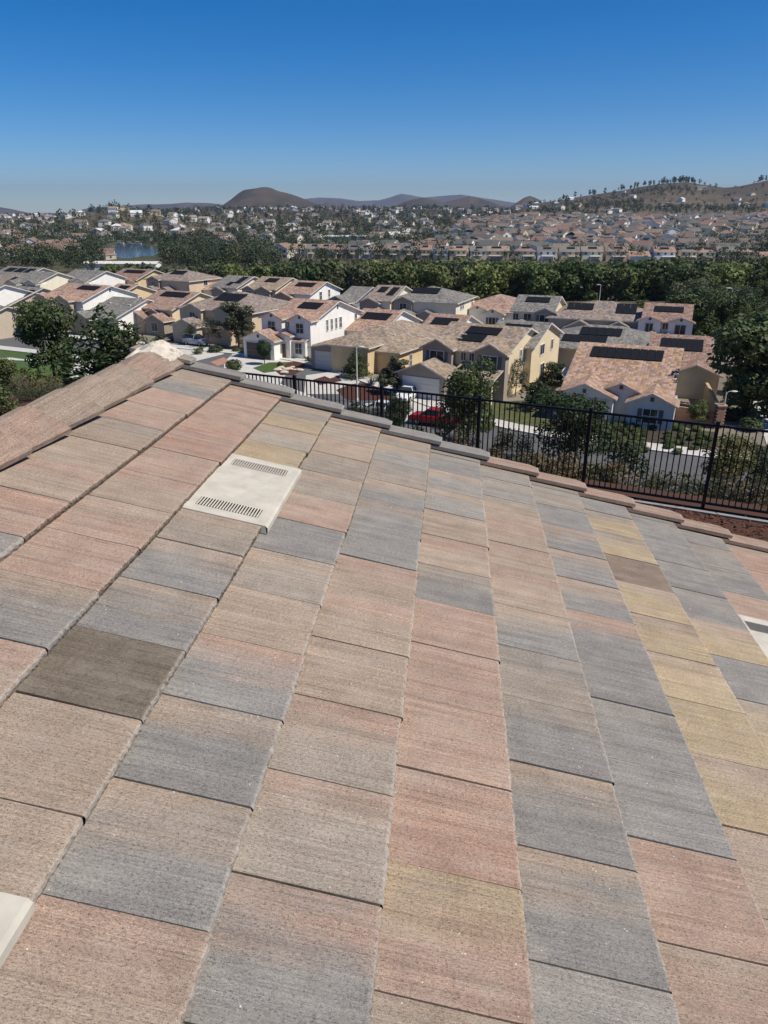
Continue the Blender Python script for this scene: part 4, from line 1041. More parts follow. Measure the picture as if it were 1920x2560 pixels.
    house('cream house with plain grey gabled roof next to the white one', (78, 145, 679), -29, 11, 5.0, 2.4, 'gx', GRY, CRM, [('gable', .36, 3.8, .9, 4.6, '', .4), ('win', .36, .9, 3.8, 1.4, 1.1, True), ('win', -.06, 0, 4.0, .9, .9), ('gable', -.32, 3.8, 1.6, 4.4, '', .42), ('win', -.32, 1.6, 3.6, 1.2, 1.1)])
    house('cream house with three solar panels on grey roof, farthest to the left', (20, 108, 667), -28, 11, 4.6, 2.2, 'gx', GRY, CRM, [('solar', -.36, -.12, .4, .82, 1, 3), ('solar', -.06, .18, .4, .82, 1, 3), ('solar', .24, .44, .4, .82, 1, 2), ('win', 0.0, 0, 3.5, 1.2, 1.0)])
    house('big white gabled house with salmon roof and long solar array', (168, 276, 710), -30, 12.5, 5.4, 2.7, 'gx', SAL, WHT, [('rwin', .30, 3.9, .6, 1.0), ('rwin', .62, 4.1, 1.3, 1.0), ('gable', -.34, 3.8, 1.4, 5.0, '', .42, BEI), ('gable', .16, 3.8, 1.4, 5.0, '', .42, BEI), ('win', -.34, 1.4, 3.9, 1.0, 1.2), ('win', .16, 1.4, 3.9, 1.0, 1.2), ('solar', -.06, .40, .62, .88, 1, 7), ('gable', -.1, 5.6, 4.6, 2.7, '', .42, BEI), ('gvent',)])
    house('pink roofed house with sunlit yellow gable end and long solar array', (400, 500, 727), -30, 13.5, 4.2, 3.4, 'gx', PNK, YEL, [('gable', -.30, 4.6, 2.0, 2.6, '', .45, TAU), ('gable', .30, 4.4, 2.6, 2.4, '', .45, TAU), ('gable', .02, 2.6, .4, 3.4, '', .4, TAU), ('win', .30, 2.6, 1.4, 1.4, 1.4), ('solar', -.30, .36, .62, .90, 1, 7), ('rwin', .2, 3.3, .9, 1.0), ('rwin', .25, 1.2, .5, 1.0)])
    house('two storey house with dusty pink hipped roof behind a tall olive tree', (566, 632, 729), -29, 13, 5.3, 2.4, 'hx', GRP, PCH, [('gable', -3.8, 3.6, 1.0, 5.0, '', .42, BEI), ('gable', 2.6, 3.8, 1.0, 5.0, '', .42, BEI), ('win', -3.8, 1.0, 3.9, 1.1, 1.2), ('solar', -2.6, 2.6, .44, .86, 1, 6), ('gable', -3.2, 5.0, 3.8, 2.7, '', .42, BEI), ('shed', -1.0, 4.8, 2.0, 3.2, .8, True)], w=15)
    house('low grey roofed house with two solar panels, left of the big white gable', (25, 108, 716), -30, 15, 3.0, 2.8, 'gx', GRY, BEI, [('solar', .02, .24, .45, .82, 1, 3), ('solar', .34, .5, .45, .82, 1, 2), ('gable', .22, 4.6, 2.2, 2.7, '', .42, TAU), ('gable', -.3, 5.0, 3.0, 2.7, '', .42, TAU)])
    house('grey roofed house with a white gable end cut by the left edge', (-95, 12, 707), -33, 17, 4.0, 2.8, 'gx', GRY, WHT, [('solar', .1, .42, .4, .82, 2, 4), ('rwin', .4, 2.6, .8, 1.0)])
    house('low grey roof with one solar panel above the left street tree', (-10, 72, 688), -29, 13, 2.9, 2.6, 'gx', GRP, BEI, [('solar', .2, .46, .4, .85, 2, 3)])
    house('low grey gabled roof between the white gable and the yellow gable', (282, 368, 744), -30, 15, 2.8, 2.7, 'gx', GRY, WHT, [('gable', -.28, 5.0, 2.0, 2.7, '', .45, TAU), ('vents', 3)])
    house('small yellow gabled house tucked behind the big white gable', (296, 345, 710), -30, 11, 4.4, 2.2, 'gx', SAL, OCH, [('rwin', .25, 3.2, .6, 1.1), ('rwin', .4, 3.2, .6, 1.1), ('rwin', .55, 3.2, .6, 1.1), ('solar', -.2, .38, .5, .84, 1, 4)])
    house('small low house with grey roof and solar strip right of a pink hipped house', (640, 708, 748), -29, 13, 2.8, 2.5, 'gx', GRP, BEI, [('solar', -.3, .3, .5, .84, 1, 6)])
    house('low grey roofed house half hidden at the left edge by the street', (-60, 18, 762), -31, 13, 2.8, 2.6, 'gx', GRY, BEI, [('gable', .2, 5.0, 2.0, 2.6, '', .45, BEI), ('garage', .2, 2.0, 4.0, (.12, .1, .09))])
near_houses()

# ------------------------------------------------------------------ ground sheets in the near street
def drape(name, pix, mat, lift, cell=.6):
    W = [hit(x, y) for x, y in pix]; b = MB()
    x0, x1, y0, y1 = min(p.x for p in W), max(p.x for p in W), min(p.y for p in W), max(p.y for p in W)
    gx, gy = np.meshgrid(np.arange(x0, x1, cell), np.arange(y0, y1, cell)); ok = in_poly(gx + cell / 2, gy + cell / 2, W)
    for x, y in zip(gx[ok], gy[ok]):
        b.face([(u, v, hz(u, v) + lift) for u, v in ((x, y), (x + cell, y), (x + cell, y + cell), (x, y + cell))], mat)
    return tag(b.build(name), kind='structure')
sheet('driveway', [(560, 905), (600, 868), (655, 872), (735, 905), (700, 960), (560, 945)], .045, 'concrete')
sheet('driveway', [(765, 938), (862, 925), (905, 945), (880, 985), (760, 985)], .05, 'concrete')
sheet('driveway', [(1030, 985), (1118, 990), (1125, 1060), (1010, 1055)], .05, 'concrete')
sheet('driveway', [(1490, 1030), (1530, 1033), (1490, 1112), (1420, 1103)], .05, 'concrete')
sheet('driveway', [(430, 880), (490, 850), (540, 855), (560, 885), (480, 905)], .04, 'concrete')
drape('driveway', [(185, 905), (215, 880), (250, 900), (215, 1000), (165, 1000)], 'concrete', .07, .4)
sheet('paving', [(525, 905), (560, 893), (575, 905), (545, 915)], .06, 'brick_paving')
sheet('lawn', [(632, 920), (672, 906), (722, 905), (690, 928), (660, 932)], .065, 'lawn')
sheet('flower_bed', [(690, 929), (722, 905), (757, 903), (762, 920), (735, 937), (702, 938)], .06, 'mulch')
sheet('flower_bed', [(780, 950), (812, 940), (825, 946), (845, 940), (855, 952), (800, 962)], .07, 'mulch')
sheet('flower_bed', [(840, 975), (875, 960), (955, 955), (1005, 970), (985, 1000), (870, 1000)], .07, 'mulch')
sheet('lawn', [(365, 860), (383, 845), (408, 847), (395, 860), (378, 864)], .06, 'lawn')
drape('lawn', [(-120, 885), (0, 870), (70, 878), (190, 893), (185, 950), (130, 962), (60, 955), (-120, 970)], 'lawn', .05)
drape('footpath', [(-120, 902), (0, 897), (100, 900), (178, 905), (178, 910), (100, 905), (0, 902), (-120, 908)], 'concrete', .09, .35)
sheet('flower_bed', [(1505, 1055), (1790, 1080), (1775, 1135), (1490, 1100)], .06, 'yard_soil')
sheet('footpath', [(1880, 1000), (1896, 1000), (1975, 1150), (1930, 1150)], .06, 'concrete')
sheet('lawn', [(1130, 1010), (1320, 1000), (1400, 1070), (1270, 1074), (1135, 1058)], .055, 'lawn_dry')

# ------------------------------------------------------------------ plants of the near street
def street_plants():
    PP = plant_px
    PP('dark', 1, 138, 950, 740, 122, 'tall dark green street tree on the left lawn')
    PP('fir', 2, 285, 985, 752, 290, 'broad green conifer like tree left of the roof ridge end')
    PP('tall', 3, 598, 872, 752, 74, 'tall olive green tree in front of the pink hipped house')
    PP('wispy', 4, 525, 868, 790, 66, 'small feathery tree left of the tall olive tree')
    PP('wispy', 5, 482, 862, 806, 50, 'thin young tree beside the parked silver car')
    PP('topiary', 6, 662, 912, 846, 40, 'dark egg shaped clipped tree on the white house lawn')
    PP('cone', 7, 893, 945, 864, 72, 'bright green conical tree in front of the tan hipped house')
    PP('tall', 8, 985, 985, 886, 68, 'bushy olive tree between the tan house and the yellow house')
    PP('slope', 9, 1165, 1118, 898, 160, 'leafy green tree behind the fence hiding the yellow house porch')
    PP('wispy', 10, 1288, 990, 893, 62, 'thin wispy tree against the yellow gable wall')
    PP('slope', 11, 1425, 1168, 978, 175, 'leafy green tree behind the fence in front of the pale grey house')
    PP('round', 12, 1745, 1066, 1005, 66, 'small round tree by the brick pier of the tan garden wall')
    PP('dark', 13, 1862, 1040, 760, 200, 'huge dark tree right of the long brown roof')
    PP('round', 14, 1935, 1060, 800, 190, 'big dark tree cut by the right edge of the picture', mat='leaf_dark')
    PP('dark', 15, 1408, 838, 764, 78, 'dark bushy tree between the two grey roofed houses')
    PP('round', 16, 1588, 842, 748, 62, 'green tree left of the white twin gabled house')
    PP('round', 17, 288, 716, 660, 44, 'dark green tree beside the white back row house', mat='leaf_dark')
    PP('cone', 18, 388, 735, 664, 34, 'narrow dark conifer beside the yellow gabled back house')
    PP('tall', 19, 694, 757, 722, 32, 'small bushy tree at the corner of the yellow gabled house', mat='leaf_dark')
    PP('tall', 20, 784, 757, 712, 30, 'small tree in front of the white gabled back house', mat='leaf_dark')
    PP('dark', 21, 682, 742, 700, 44, 'dark round tree by the brown roofed yellow house')
    PP('dark', 22, 1000, 762, 737, 26, 'small dark tree beside the pinkish grey house')
    PP('dark', 36, 1168, 785, 757, 30, 'small dark tree at the foot of the grey hipped house')
    PP('shrub', 23, 1345, 1022, 950, 120, 'dark bushes beside the yellow house garden', cat='shrub', mat='leaf_dark')
    PP('dark', 37, 1378, 960, 905, 60, 'dark bushy tree beside the satellite dish')
    PP('shrub', 24, 1552, 1190, 1105, 110, 'dark loose bush at the kerb behind the fence', cat='shrub', mat='leaf_dark', z=1.5)
    PP('dark', 25, 105, 838, 745, 90, 'rounded tree touching the left street tree', mat='leaf_mid')
    PP('round', 26, 1285, 870, 800, 34, 'slender green tree behind the yellow house')
    PP('slope', 27, 1812, 1235, 1085, 120, 'yellowish leafy bush behind the fence at right', cat='shrub', mat='leaf_yellow', name='shrub')
    PP('slope', 28, 1905, 1235, 1110, 130, 'olive leafy bush at the right end of the fence', cat='shrub', mat='leaf_olive', name='shrub')
    PP('tall', 38, 1745, 780, 700, 60, 'tall dark tree behind the white twin gabled house', mat='leaf_dark')
    for i, (x, y, ty, w, lab) in enumerate(((1772, 830, 735, 80, 'dark tree beside the brown roofed house at right'), (1830, 860, 740, 90, 'dark tree standing right of the long brown roof'), (1890, 850, 745, 90, 'dark green tree near the right edge below the wood'),
        (1800, 915, 812, 70, 'round tree behind the garden wall at right'), (1925, 930, 760, 110, 'dark tree at the right edge beside the footpath'), (1842, 985, 905, 70, 'small green tree behind the globe lamp'), (1760, 790, 722, 60, 'tree crown rising behind the white twin gabled house'))):
        PP(('dark', 'round', 'dark', 'round', 'dark', 'round', 'dark')[i], (13, 12, 15, 14, 1, 12, 21)[i], x, y, ty, w, lab, mat=('leaf_dark', 'leaf_mid', 'leaf_dark', 'leaf_mid')[i % 4])
    r = rnd(21)
    for i, (x, y, ty, w, k, lab) in enumerate(((885, 1060, 1000, 66, 'shrub', 'grey green bush behind the fence below the pale lamp'), (945, 1085, 1012, 80, 'greyshrub', 'loose olive bush behind the fence hiding a white car'), (995, 1085, 985, 60, 'slope', 'young leafy tree behind the fence left of the red pickup'), (1040, 1110, 1062, 60, 'greyshrub', 'low grey bush below the red pickup'), (1300, 1150, 1085, 70, 'greyshrub', 'low olive bush between the two leafy fence trees'), (1250, 1135, 1070, 60, 'shrub', 'green bush right of the first leafy fence tree'))):
        PP(k, 91 + i, x, y, ty, w, lab, cat='tree' if k == 'slope' else 'shrub', name='tree' if k == 'slope' else 'shrub', mat='leaf_olive' if k != 'slope' else None)
    # shrubs on the left garden slope
    for i, (x, y, ty, w, k, lab) in enumerate(((88, 985, 918, 70, 'shrub', 'big rounded grey green bush at the left below the lawn'), (130, 975, 935, 44, 'shrub', 'small yellow green bush below the left street tree'),
        (14, 1002, 895, 80, 'round', 'leafy tree at the left edge above the ridge'), (62, 1005, 968, 60, 'greyshrub', 'low grey green mound just above the roof ridge'), (108, 1000, 975, 60, 'greyshrub', 'low olive bush above the ridge left of the conifer'),
        (20, 1040, 960, 90, 'shrub', 'green bush cut by the left edge above the ridge'))):
        plant_px(k, 50 + i, x, y, ty, w, lab, cat='tree' if k == 'round' else 'shrub', name='tree' if k == 'round' else 'shrub', mat=('leaf_mid', 'leaf_yellow', 'leaf_mid', 'leaf_olive', 'leaf_olive', 'leaf_mid')[i])
    # hedges and shrubs around the houses
    GS = ['boxy shrub at the foot of the tall olive tree', 'small shrub left of the tall olive tree trunk', 'shrub against the dark garage of the white house', 'shrub at the right corner of the white house porch', 'tiny shrub on the edge of the white house lawn',
          'rounded bush beside the brick paving left of the white house', 'hedge under the window of the pink roofed yellow gable house', 'hedge right of the small front lawn', 'bush between driveway and young tree', 'bush in front of the parked silver car',
          'shrub behind the agaves', 'shrub at the left of the yellow house garage door', 'shrub below the wispy tree at the yellow gable', 'shrub right of the leafy tree before the yellow house', 'shrub left of the bushy olive tree', 'low shrub under the shuttered window of the pale grey house',
          'low shrub in front of the pale grey house door', 'low shrub at the right corner of the pale grey house', 'shrub behind the mottled orange roof', 'shrub behind the satellite dish', 'shrub beside the grey hipped roof', 'shrub behind the garden wall, farthest of six', 'shrub behind the garden wall, fifth from the lamp',
          'shrub behind the garden wall, fourth from the lamp', 'shrub behind the garden wall, third from the lamp', 'shrub behind the garden wall, second from the lamp', 'large shrub right of the globe lamp']
    for i, (x, y, ty, w) in enumerate(((608, 884, 862, 26), (590, 880, 866, 20), (635, 880, 862, 16), (770, 905, 890, 22), (700, 916, 902, 14), (585, 925, 895, 44), (405, 850, 835, 34), (440, 852, 838, 30), (540, 880, 862, 40), (500, 885, 868, 36),
        (960, 955, 925, 30), (1040, 985, 952, 24), (1255, 995, 972, 30), (1210, 1000, 975, 36), (1000, 975, 948, 26), (1585, 1055, 1030, 26), (1610, 1062, 1042, 22), (1680, 1070, 1052, 26), (1460, 870, 848, 30), (1350, 870, 842, 28), (1430, 830, 800, 26), (1840, 960, 925, 44), (1822, 985, 950, 40), (1850, 1010, 975, 46), (1815, 1022, 990, 36), (1830, 1050, 1015, 50), (1875, 1075, 1040, 60))):
        plant_px('box' if i % 3 else 'shrub', 70 + i % 5, x, y, ty, w, GS[i], group='garden shrubs of the near street', cat='shrub', mat=r.choice((None, 'leaf_dark', 'leaf_mid')))
    # rows of clipped shrubs in the dark bed of the pale grey house
    for row, (y, n) in enumerate(((1064, 13), (1075, 14), (1087, 14), (1099, 14), (1112, 13), (1124, 10))):
        for k in range(n):
            x = 1512 + row * -3 + k * (19 + r.uniform(-2, 2)) + (row % 2) * 12; yy = y + (x - 1512) * .055 + r.uniform(-2, 2)
            if x > 1775 or 1612 < x < 1660 and row > 0: continue
            plant_px('box', 80 + k % 4, x, yy, yy - 12 - r.uniform(0, 5), 22 + r.uniform(-4, 6), 'low clipped shrub in the dark bed before the pale grey house', group='clipped shrubs in the dark front bed', cat='shrub', z=.08)
    # grey brush covering the bank behind the fence: nobody could count it
    g = np.random.default_rng(9); Vs, Fs, Cs = [], [], []; base = 0
    for i in range(1500):
        s = g.uniform(-32, 26); t = 15.7 + 36 * g.random() ** 1.5
        x, y = DV[0] * s + NV[0] * t, DV[1] * s + NV[1] * t
        if t > float(tc_road(s)) - 8: continue
        h = g.uniform(.35, .85) * (1.0 if t > 18 else .7); w = h * g.uniform(.9, 1.5); z = hz(x, y)
        n = int(np.clip(240 * 20 / t, 80, 300))
        V, Fq, c = leaf_cloud(n, [(x, y, z + h * .45, w * .6, w * .6, h * .6), (x + g.uniform(-.3, .3), y + g.uniform(-.3, .3), z + h * .75, w * .35, w * .35, h * .4)], .036 + .0011 * t, 1000 + i, .3, .30)
        tint = np.array([[1.0, .98, .95], [1.25, 1.0, .8], [.8, .9, .7], [.62, .78, .55]])[g.integers(0, 4)]
        Vs.append(V); Fs.append(Fq + base); Cs.append(c * tint); base += len(V)
    me = np_mesh('bank_brush', np.concatenate(Vs), np.concatenate(Fs), 'leaf_dry', np.concatenate(Cs))
    tag(link('bank_brush', me), 'grey green brush covering the bank behind the black fence', 'brush', kind='stuff')
    # agave clump
    for i, (x, y, s) in enumerate(((928, 962, 1.0), (945, 955, .8), (955, 968, .7))):
        p = unp(x, y, .08); b = MB(); q = rnd(i + 3)
        for k in range(34):
            a = q.uniform(0, 6.28); e = q.uniform(.15, 1.3); L = s * q.uniform(.8, 1.3); d = Vector((math.cos(a) * math.cos(e), math.sin(a) * math.cos(e), math.sin(e))); sd = Vector((-math.sin(a), math.cos(a), 0)) * .07 * s
            b.face([-sd, sd, d * L * .55 + sd * 1.2, d * L], 'agave', (1, 1, 1)); b.face([-sd, d * L, d * L * .55 - sd * 1.2], 'agave', (.9, .9, .9))
        o = b.build('agave', None, loc=p); tag(o, ('large grey blue agave in the bed left of the yellow house', 'smaller agave behind the large grey blue agave', 'smallest agave right of the large grey blue agave')[i], 'agave')
    # pale boulders in the red bed
    for i in range(9):
        x, y = 695 + i * 7.2 + r.uniform(-2, 2), 926 - i * .6 + r.uniform(-6, 8); p = unp(x, y, .06); b = MB(); s = r.uniform(.25, .6)
        b.lathe([(0, -.1), (s * .9, 0), (s, s * .3), (s * .6, s * .65), (0, s * .75)], 7, 'rock'); 
        for k, v in enumerate(b.v): b.v[k] = (v[0] * 1.2 + math.sin(v[1] * 9 + i) * .06, v[1] + math.cos(v[0] * 7) * .06, v[2])
        tag(b.build('boulder', None, loc=p), 'pale boulder in the red bark bed of the white house', 'boulder', 'boulders in the red bark bed')
street_plants()

# ------------------------------------------------------------------ vehicles
def wheel_meshes():
    t = MB(); t.lathe([(.22, -.1), (.31, -.11), (.345, -.08), (.345, .08), (.31, .11), (.22, .1)], 18, 'rubber', ax='y')
    r = MB(); r.lathe([(0, -.09), (.06, -.1), (.2, -.075), (.225, -.1), (.23, .1), (0, .06)], 14, 'rim', ax='y')
    return t.mesh('tyre', True), r.mesh('rim')
TY, RI = wheel_meshes()
def vehicle(label, loc, heading, kind, col, name):
    """lofted body: x forward, y to the left; stations give side profile and half widths"""
    e = empty(name, loc, heading, label, 'truck' if kind == 'pickup' else 'car')
    b, g = MB(), MB()
    if kind == 'sedan': body = [(-2.3, .42, .70, .72), (-2.2, .30, .88, .84), (-1.4, .22, .95, .90), (0, .20, .94, .91), (1.0, .22, .90, .90), (1.9, .28, .78, .86), (2.25, .36, .62, .74)]; cab = [(-1.75, .93, .94, .80), (-1.05, .93, 1.38, .66), (.15, .93, 1.42, .66), (1.0, .90, .92, .78)]
    elif kind == 'suv': body = [(-2.3, .45, .95, .78), (-2.22, .32, 1.05, .88), (-1.4, .26, 1.08, .93), (0, .25, 1.06, .93), (1.0, .26, 1.04, .92), (1.9, .32, .95, .90), (2.25, .42, .75, .80)]; cab = [(-2.15, 1.04, 1.10, .84), (-1.85, 1.04, 1.62, .74), (.2, 1.04, 1.68, .72), (1.05, 1.02, 1.06, .82)]
    else: body = [(-2.85, .55, 1.0, .88), (-2.8, .42, 1.12, .95), (-1.6, .38, 1.12, .97), (-.1, .36, 1.12, .97), (1.4, .36, 1.12, .97), (2.5, .42, 1.05, .95), (2.8, .5, .85, .88)]; cab = [(-.75, 1.1, 1.14, .86), (-.6, 1.1, 1.74, .76), (.7, 1.1, 1.78, .74), (1.5, 1.1, 1.14, .86)]
    def ring(s): x, z0, z1, w = s; m = z0 + (z1 - z0) * .55; return [(x, -w * .9, z0), (x, -w, m), (x, -w * .93, z1 - .04), (x, -w * .8, z1), (x, w * .8, z1), (x, w * .93, z1 - .04), (x, w, m), (x, w * .9, z0)]
    R = [ring(s) for s in body]
    for A, B in zip(R, R[1:]):
        for i in range(8): b.face([A[i], A[(i + 1) % 8], B[(i + 1) % 8], B[i]][::-1], 'car_paint', col)
    b.face(R[0][::-1], 'car_paint', col); b.face(R[-1], 'car_paint', col)
    def cr(s): x, z0, z1, w = s; return [(x, -w - .06, z0), (x, -w + (.10 if z1 - z0 > .3 else 0), z1), (x, w - (.10 if z1 - z0 > .3 else 0), z1), (x, w + .06, z0)]
    C = [cr(s) for s in cab]
    for k, (A, B) in enumerate(zip(C, C[1:])):
        for i in range(3):
            roofp = (k == 1 and i == 1)
            (b if roofp else g).face([A[i], A[i + 1], B[i + 1], B[i]][::-1], 'car_paint' if roofp else 'glass', col)
    if kind == 'pickup':
        b.box(-2.72, -.85, -.78, .78, 1.121, 1.125, 'rubber')
    # pillars over the glass
    for k in range(len(C)):
        for i in (0, 2):
            p, q = (C[k][0], C[k][1]) if i == 0 else (C[k][3], C[k][2])
            if k in (1, 2): b.tube([Vector(p) , Vector(q)], [.05, .045], 4, 'car_paint', col)
    bo = b.build('body', e); go = g.build('windows', e)
    wb = 1.75 if kind == 'pickup' else 1.38; tr = .80; sc = 1.1 if kind == 'pickup' else 1.0
    for x in (-wb, wb):
        for s in (-1, 1):
            w = link('wheel', TY, e, (x, s * tr, .345 * sc)); w.scale = (sc, sc * (1 if s < 0 else -1), sc); link('rim', RI, w)
    fx_ = body[-1][0]; zz = body[-1][2]
    for s in (-1, 1):
        h = MB(); h.box(fx_ - .12, fx_ + .02, s * .62 - .16, s * .62 + .16, zz - .08, zz + .06, 'lamp_clear'); h.build('headlight', e)
        h = MB(); h.box(body[0][0] - .02, body[0][0] + .1, s * .62 - .14, s * .62 + .14, body[0][2] - .2, body[0][2] - .02, 'lamp_red'); h.build('tail_light', e)
    if kind == 'pickup': e.scale = (.93, .93, .93)
    return e
def vehicles():
    p = unp(1088, 1062, 0.05); vehicle('red pickup truck parked at the kerb behind the fence', p, math.radians(-26 + 180), 'pickup', (.30, .012, .02), 'pickup_truck')
    p = unp(1018, 998, 0.06); vehicle('white car on the driveway of the yellow house', p, math.radians(-112), 'sedan', (.75, .75, .74), 'car')
    p = unp(948, 1035, 0.06); vehicle('white car half hidden by shrubs left of the red pickup', p, math.radians(154), 'sedan', (.62, .63, .63), 'car')
    p = unp(492, 862, 0.06); vehicle('silver car parked on a driveway left of the ridge end', p, math.radians(-30), 'suv', (.42, .43, .45), 'car')
    p = unp(14, 812, 0.06); vehicle('white car at the left edge across the street', p, math.radians(-22), 'sedan', (.75, .76, .77), 'car')
vehicles()

# ------------------------------------------------------------------ street lamps, garden wall, dish
def lamp(label, bx, by, topy, side=1, z=.15, arm=1.0, hlen=None):
    p = unp(bx, by, z); r = ray(bx, topy); zt = CAMZ + r[2] / math.hypot(r[0], r[1]) * math.hypot(p.x, p.y); H = zt - z
    e = empty('street_lamp', p, 0, label, 'street lamp')
    b = MB(); b.lathe([(.16, 0), (.16, .25), (.10, .35), (.085, H * .6), (.06, H)], 8, 'kerb'); b.build('pole', e)
    a = MB(); a.tube([(0, 0, H - .3), (side * arm * .35, 0, H), (side * arm, 0, H + .08)], [.05, .045, .04], 6, 'grey_metal'); a.build('arm', e)
    h = MB(); x = side * arm; h.lathe([(0, .06), (.1, .05), (.17, -.02), (.12, -.08), (0, -.1)], 8, 'kerb', c=(x + side * .25, 0, H + .06)); 
    for k, v in enumerate(h.v): h.v[k] = (x + side * .25 + (v[0] - x - side * .25) * 2.0, v[1], v[2])
    h.build('lantern', e)
def lamps():
    lamp('tall pale street lamp in front of the tan hipped house', 893, 1003, 868, 1, arm=.3)
    lamp('pale street lamp with globe head by the brick pier', 1800, 1068, 978, 1, arm=.5)
    lamp('curved arm street lamp between the left trees', 188, 830, 773, 1, arm=1.6)
    lamp('street lamp standing against the wood behind the back rows', 873, 738, 686, -1, arm=1.6)
    lamp('street lamp above the tan roof with two solar panels', 1497, 760, 712, -1, arm=.4)
    lamp('street lamp at right against the dark wood', 1812, 830, 720, -1, arm=.6)
    lamp('street lamp behind the tan two storey house near the lake side', 413, 740, 690, -1, arm=1.6)
    lamp('slim street lamp in front of the pinkish grey house', 972, 770, 732, 1, arm=.4)
    lamp('slim street lamp beside the low salmon hipped house', 1266, 815, 780, 1, arm=.3)
    lamp('street lamp at the right behind the huge dark tree', 1818, 900, 806, 1, arm=.6)
lamps()
def garden_wall():
    e = empty('garden_wall', unp(1748, 1062, 0), 0, 'tan stucco garden wall with brick pier beside the pale grey house', 'wall')
    o = Vector(e.location)
    A, B = unp(1792, 1070, 0) - o, unp(1718, 912, 0) - o; B = A + (B - A).normalized() * min((B - A).length, 40)
    d = (B - A).normalized(); n = Vector((-d.y, d.x, 0)) * .1; H = 1.9
    w = MB()
    P = [A - n, A + n, B + n, B - n]
    for i in range(4): w.face([P[i], P[(i + 1) % 4], P[(i + 1) % 4] + Vector((0, 0, H)), P[i] + Vector((0, 0, H))], 'stucco', (.50, .36, .20))
    w.build('wall', e)
    c = MB(); m = n * 1.6
    Q = [A - m, A + m, B + m, B - m]; z0, z1 = Vector((0, 0, H + .002)), Vector((0, 0, H + .1))
    for i in range(4): c.face([Q[i] + z0, Q[(i + 1) % 4] + z0, Q[(i + 1) % 4] + z1, Q[i] + z1], 'stucco', (.45, .33, .22))
    c.face([q + z1 for q in Q], 'stucco', (.45, .33, .22)); c.build('coping', e)
    bk = MB(); bk.box(-.5, .5, -.055, .055, -.05, .05, 'brick_paving')
    b1 = MB(); b1.box(-.16, .16, -.3, .3, -.07, .07, 'brick_paving'); bm = b1.mesh('brick')
    r = rnd(2)
    pier = MB(); pier.box(-.33, .33, -.33, .33, 0, 2.2, 'yard_soil'); pr = pier.build('pier', e, loc=A)
    for row in range(14):
        for k, (x, y, rz) in enumerate(((-.2, -.1, 0), (.2, -.1, 0))):
            q = link('brick', bm, pr, (x + (.05 if row % 2 else -.05), -.08 + r.uniform(-.01, .01), .08 + row * .155)); q.scale = (1.15, 1, .96)
    cp = MB(); cp.box(-.46, .46, -.46, .46, 2.21, 2.36, 'stucco', (.42, .3, .22)); cp.build('cap', pr)
    # low brick return wall towards the house
    C = unp(1672, 1052, 0) - o; rt = MB(); d2 = (C - A); L = d2.length; d2.normalize(); n2 = Vector((-d2.y, d2.x, 0)) * .09
    S = [A + d2 * .5 - n2, C - n2, C + n2, A + d2 * .5 + n2]
    for i in range(4): rt.face([S[i], S[(i + 1) % 4], S[(i + 1) % 4] + Vector((0, 0, 1.6)), S[i] + Vector((0, 0, 1.6))], 'brick_paving')
    rt.face([s + Vector((0, 0, 1.6)) for s in S], 'stucco', (.45, .33, .22)); rt.build('return_wall', e)
garden_wall()
def dish():
    p = unp(1414, 968, 1.6); e = empty('satellite_dish', (p.x, p.y, 0), math.radians(200), 'white satellite dish left of the mottled orange roof', 'satellite dish')
    b = MB(); b.tube([(0, 0, 0), (0, 0, 3.0)], [.04, .04], 6, 'grey_metal'); b.build('mast', e)
    d = MB(); d.lathe([(0, 0), (.3, .05), (.6, .2), (.62, .2), (.3, .02), (0, -.04)], 18, 'dish', ax='y'); o = d.build('reflector', e, loc=(0, .1, 3.2)); o.rotation_euler = (math.radians(35), 0, math.radians(-20))
    a = MB(); a.tube([(0, 0, 0), (0, .7, .1)], [.02, .02], 5, 'grey_metal'); a.build('feed_arm', o)
dish()

# ------------------------------------------------------------------ creek side wood
def wood():
    r = rnd(31); n = 0; pts = []
    grp = 'trees of the creek side wood'
    cand = []
    for i in range(5200):
        y = r.uniform(112, 318); q = r.uniform(-.36, .60); x = q * y
        px = 960 + 1951 * q
        lim0 = 178 if px > 560 else 196
        if px > 1745: lim0 = 112
        lim1 = 296 if px > 760 else 262
        if px < 480: lim0, lim1 = 205, 240
        if y < lim0 or y > lim1: continue
        if px < 700 and r.random() < .45: continue
        if any((x - a) ** 2 + (y - b) ** 2 < (4.6 + .012 * y) ** 2 for a, b in pts[-400:]): continue
        pts.append((x, y))
    pts.sort(key=lambda p: p[1]); 
    for k, (x, y) in enumerate(pts):
        z = hz(x, y); cap = CAMZ - y * (.0665 if y > 235 else .059)       # crowns stay below the far row of houses
        h = r.uniform(8.5, 14.0); h = min(h, cap - z + r.uniform(-1.6, .4)); h = max(h, 3.5)
        px = 960 + 1951 * x / y
        if px < 640: h = min(h, max(2.2, CAMZ - y * .0655 - z))
        if y < 172: h *= r.uniform(.55, .95)
        if k < 300:
            plant('wood' if y > 172 else ('dark', 'round', 'slope')[k % 3], 100 + k % 7 if y > 172 else (13, 12, 9)[k % 3], (x, y, z - .3), h, r.uniform(.85, 1.25), WL(wm := r.choice((None, None, 'leaf_dark', 'leaf_dark', 'leaf_mid', 'leaf_mid', 'leaf_olive', 'leaf_mid2')), px, y), grp,
                  mat=wm, rz=r.uniform(0, 6.28))
        else: REST.append((x, y, z, h))
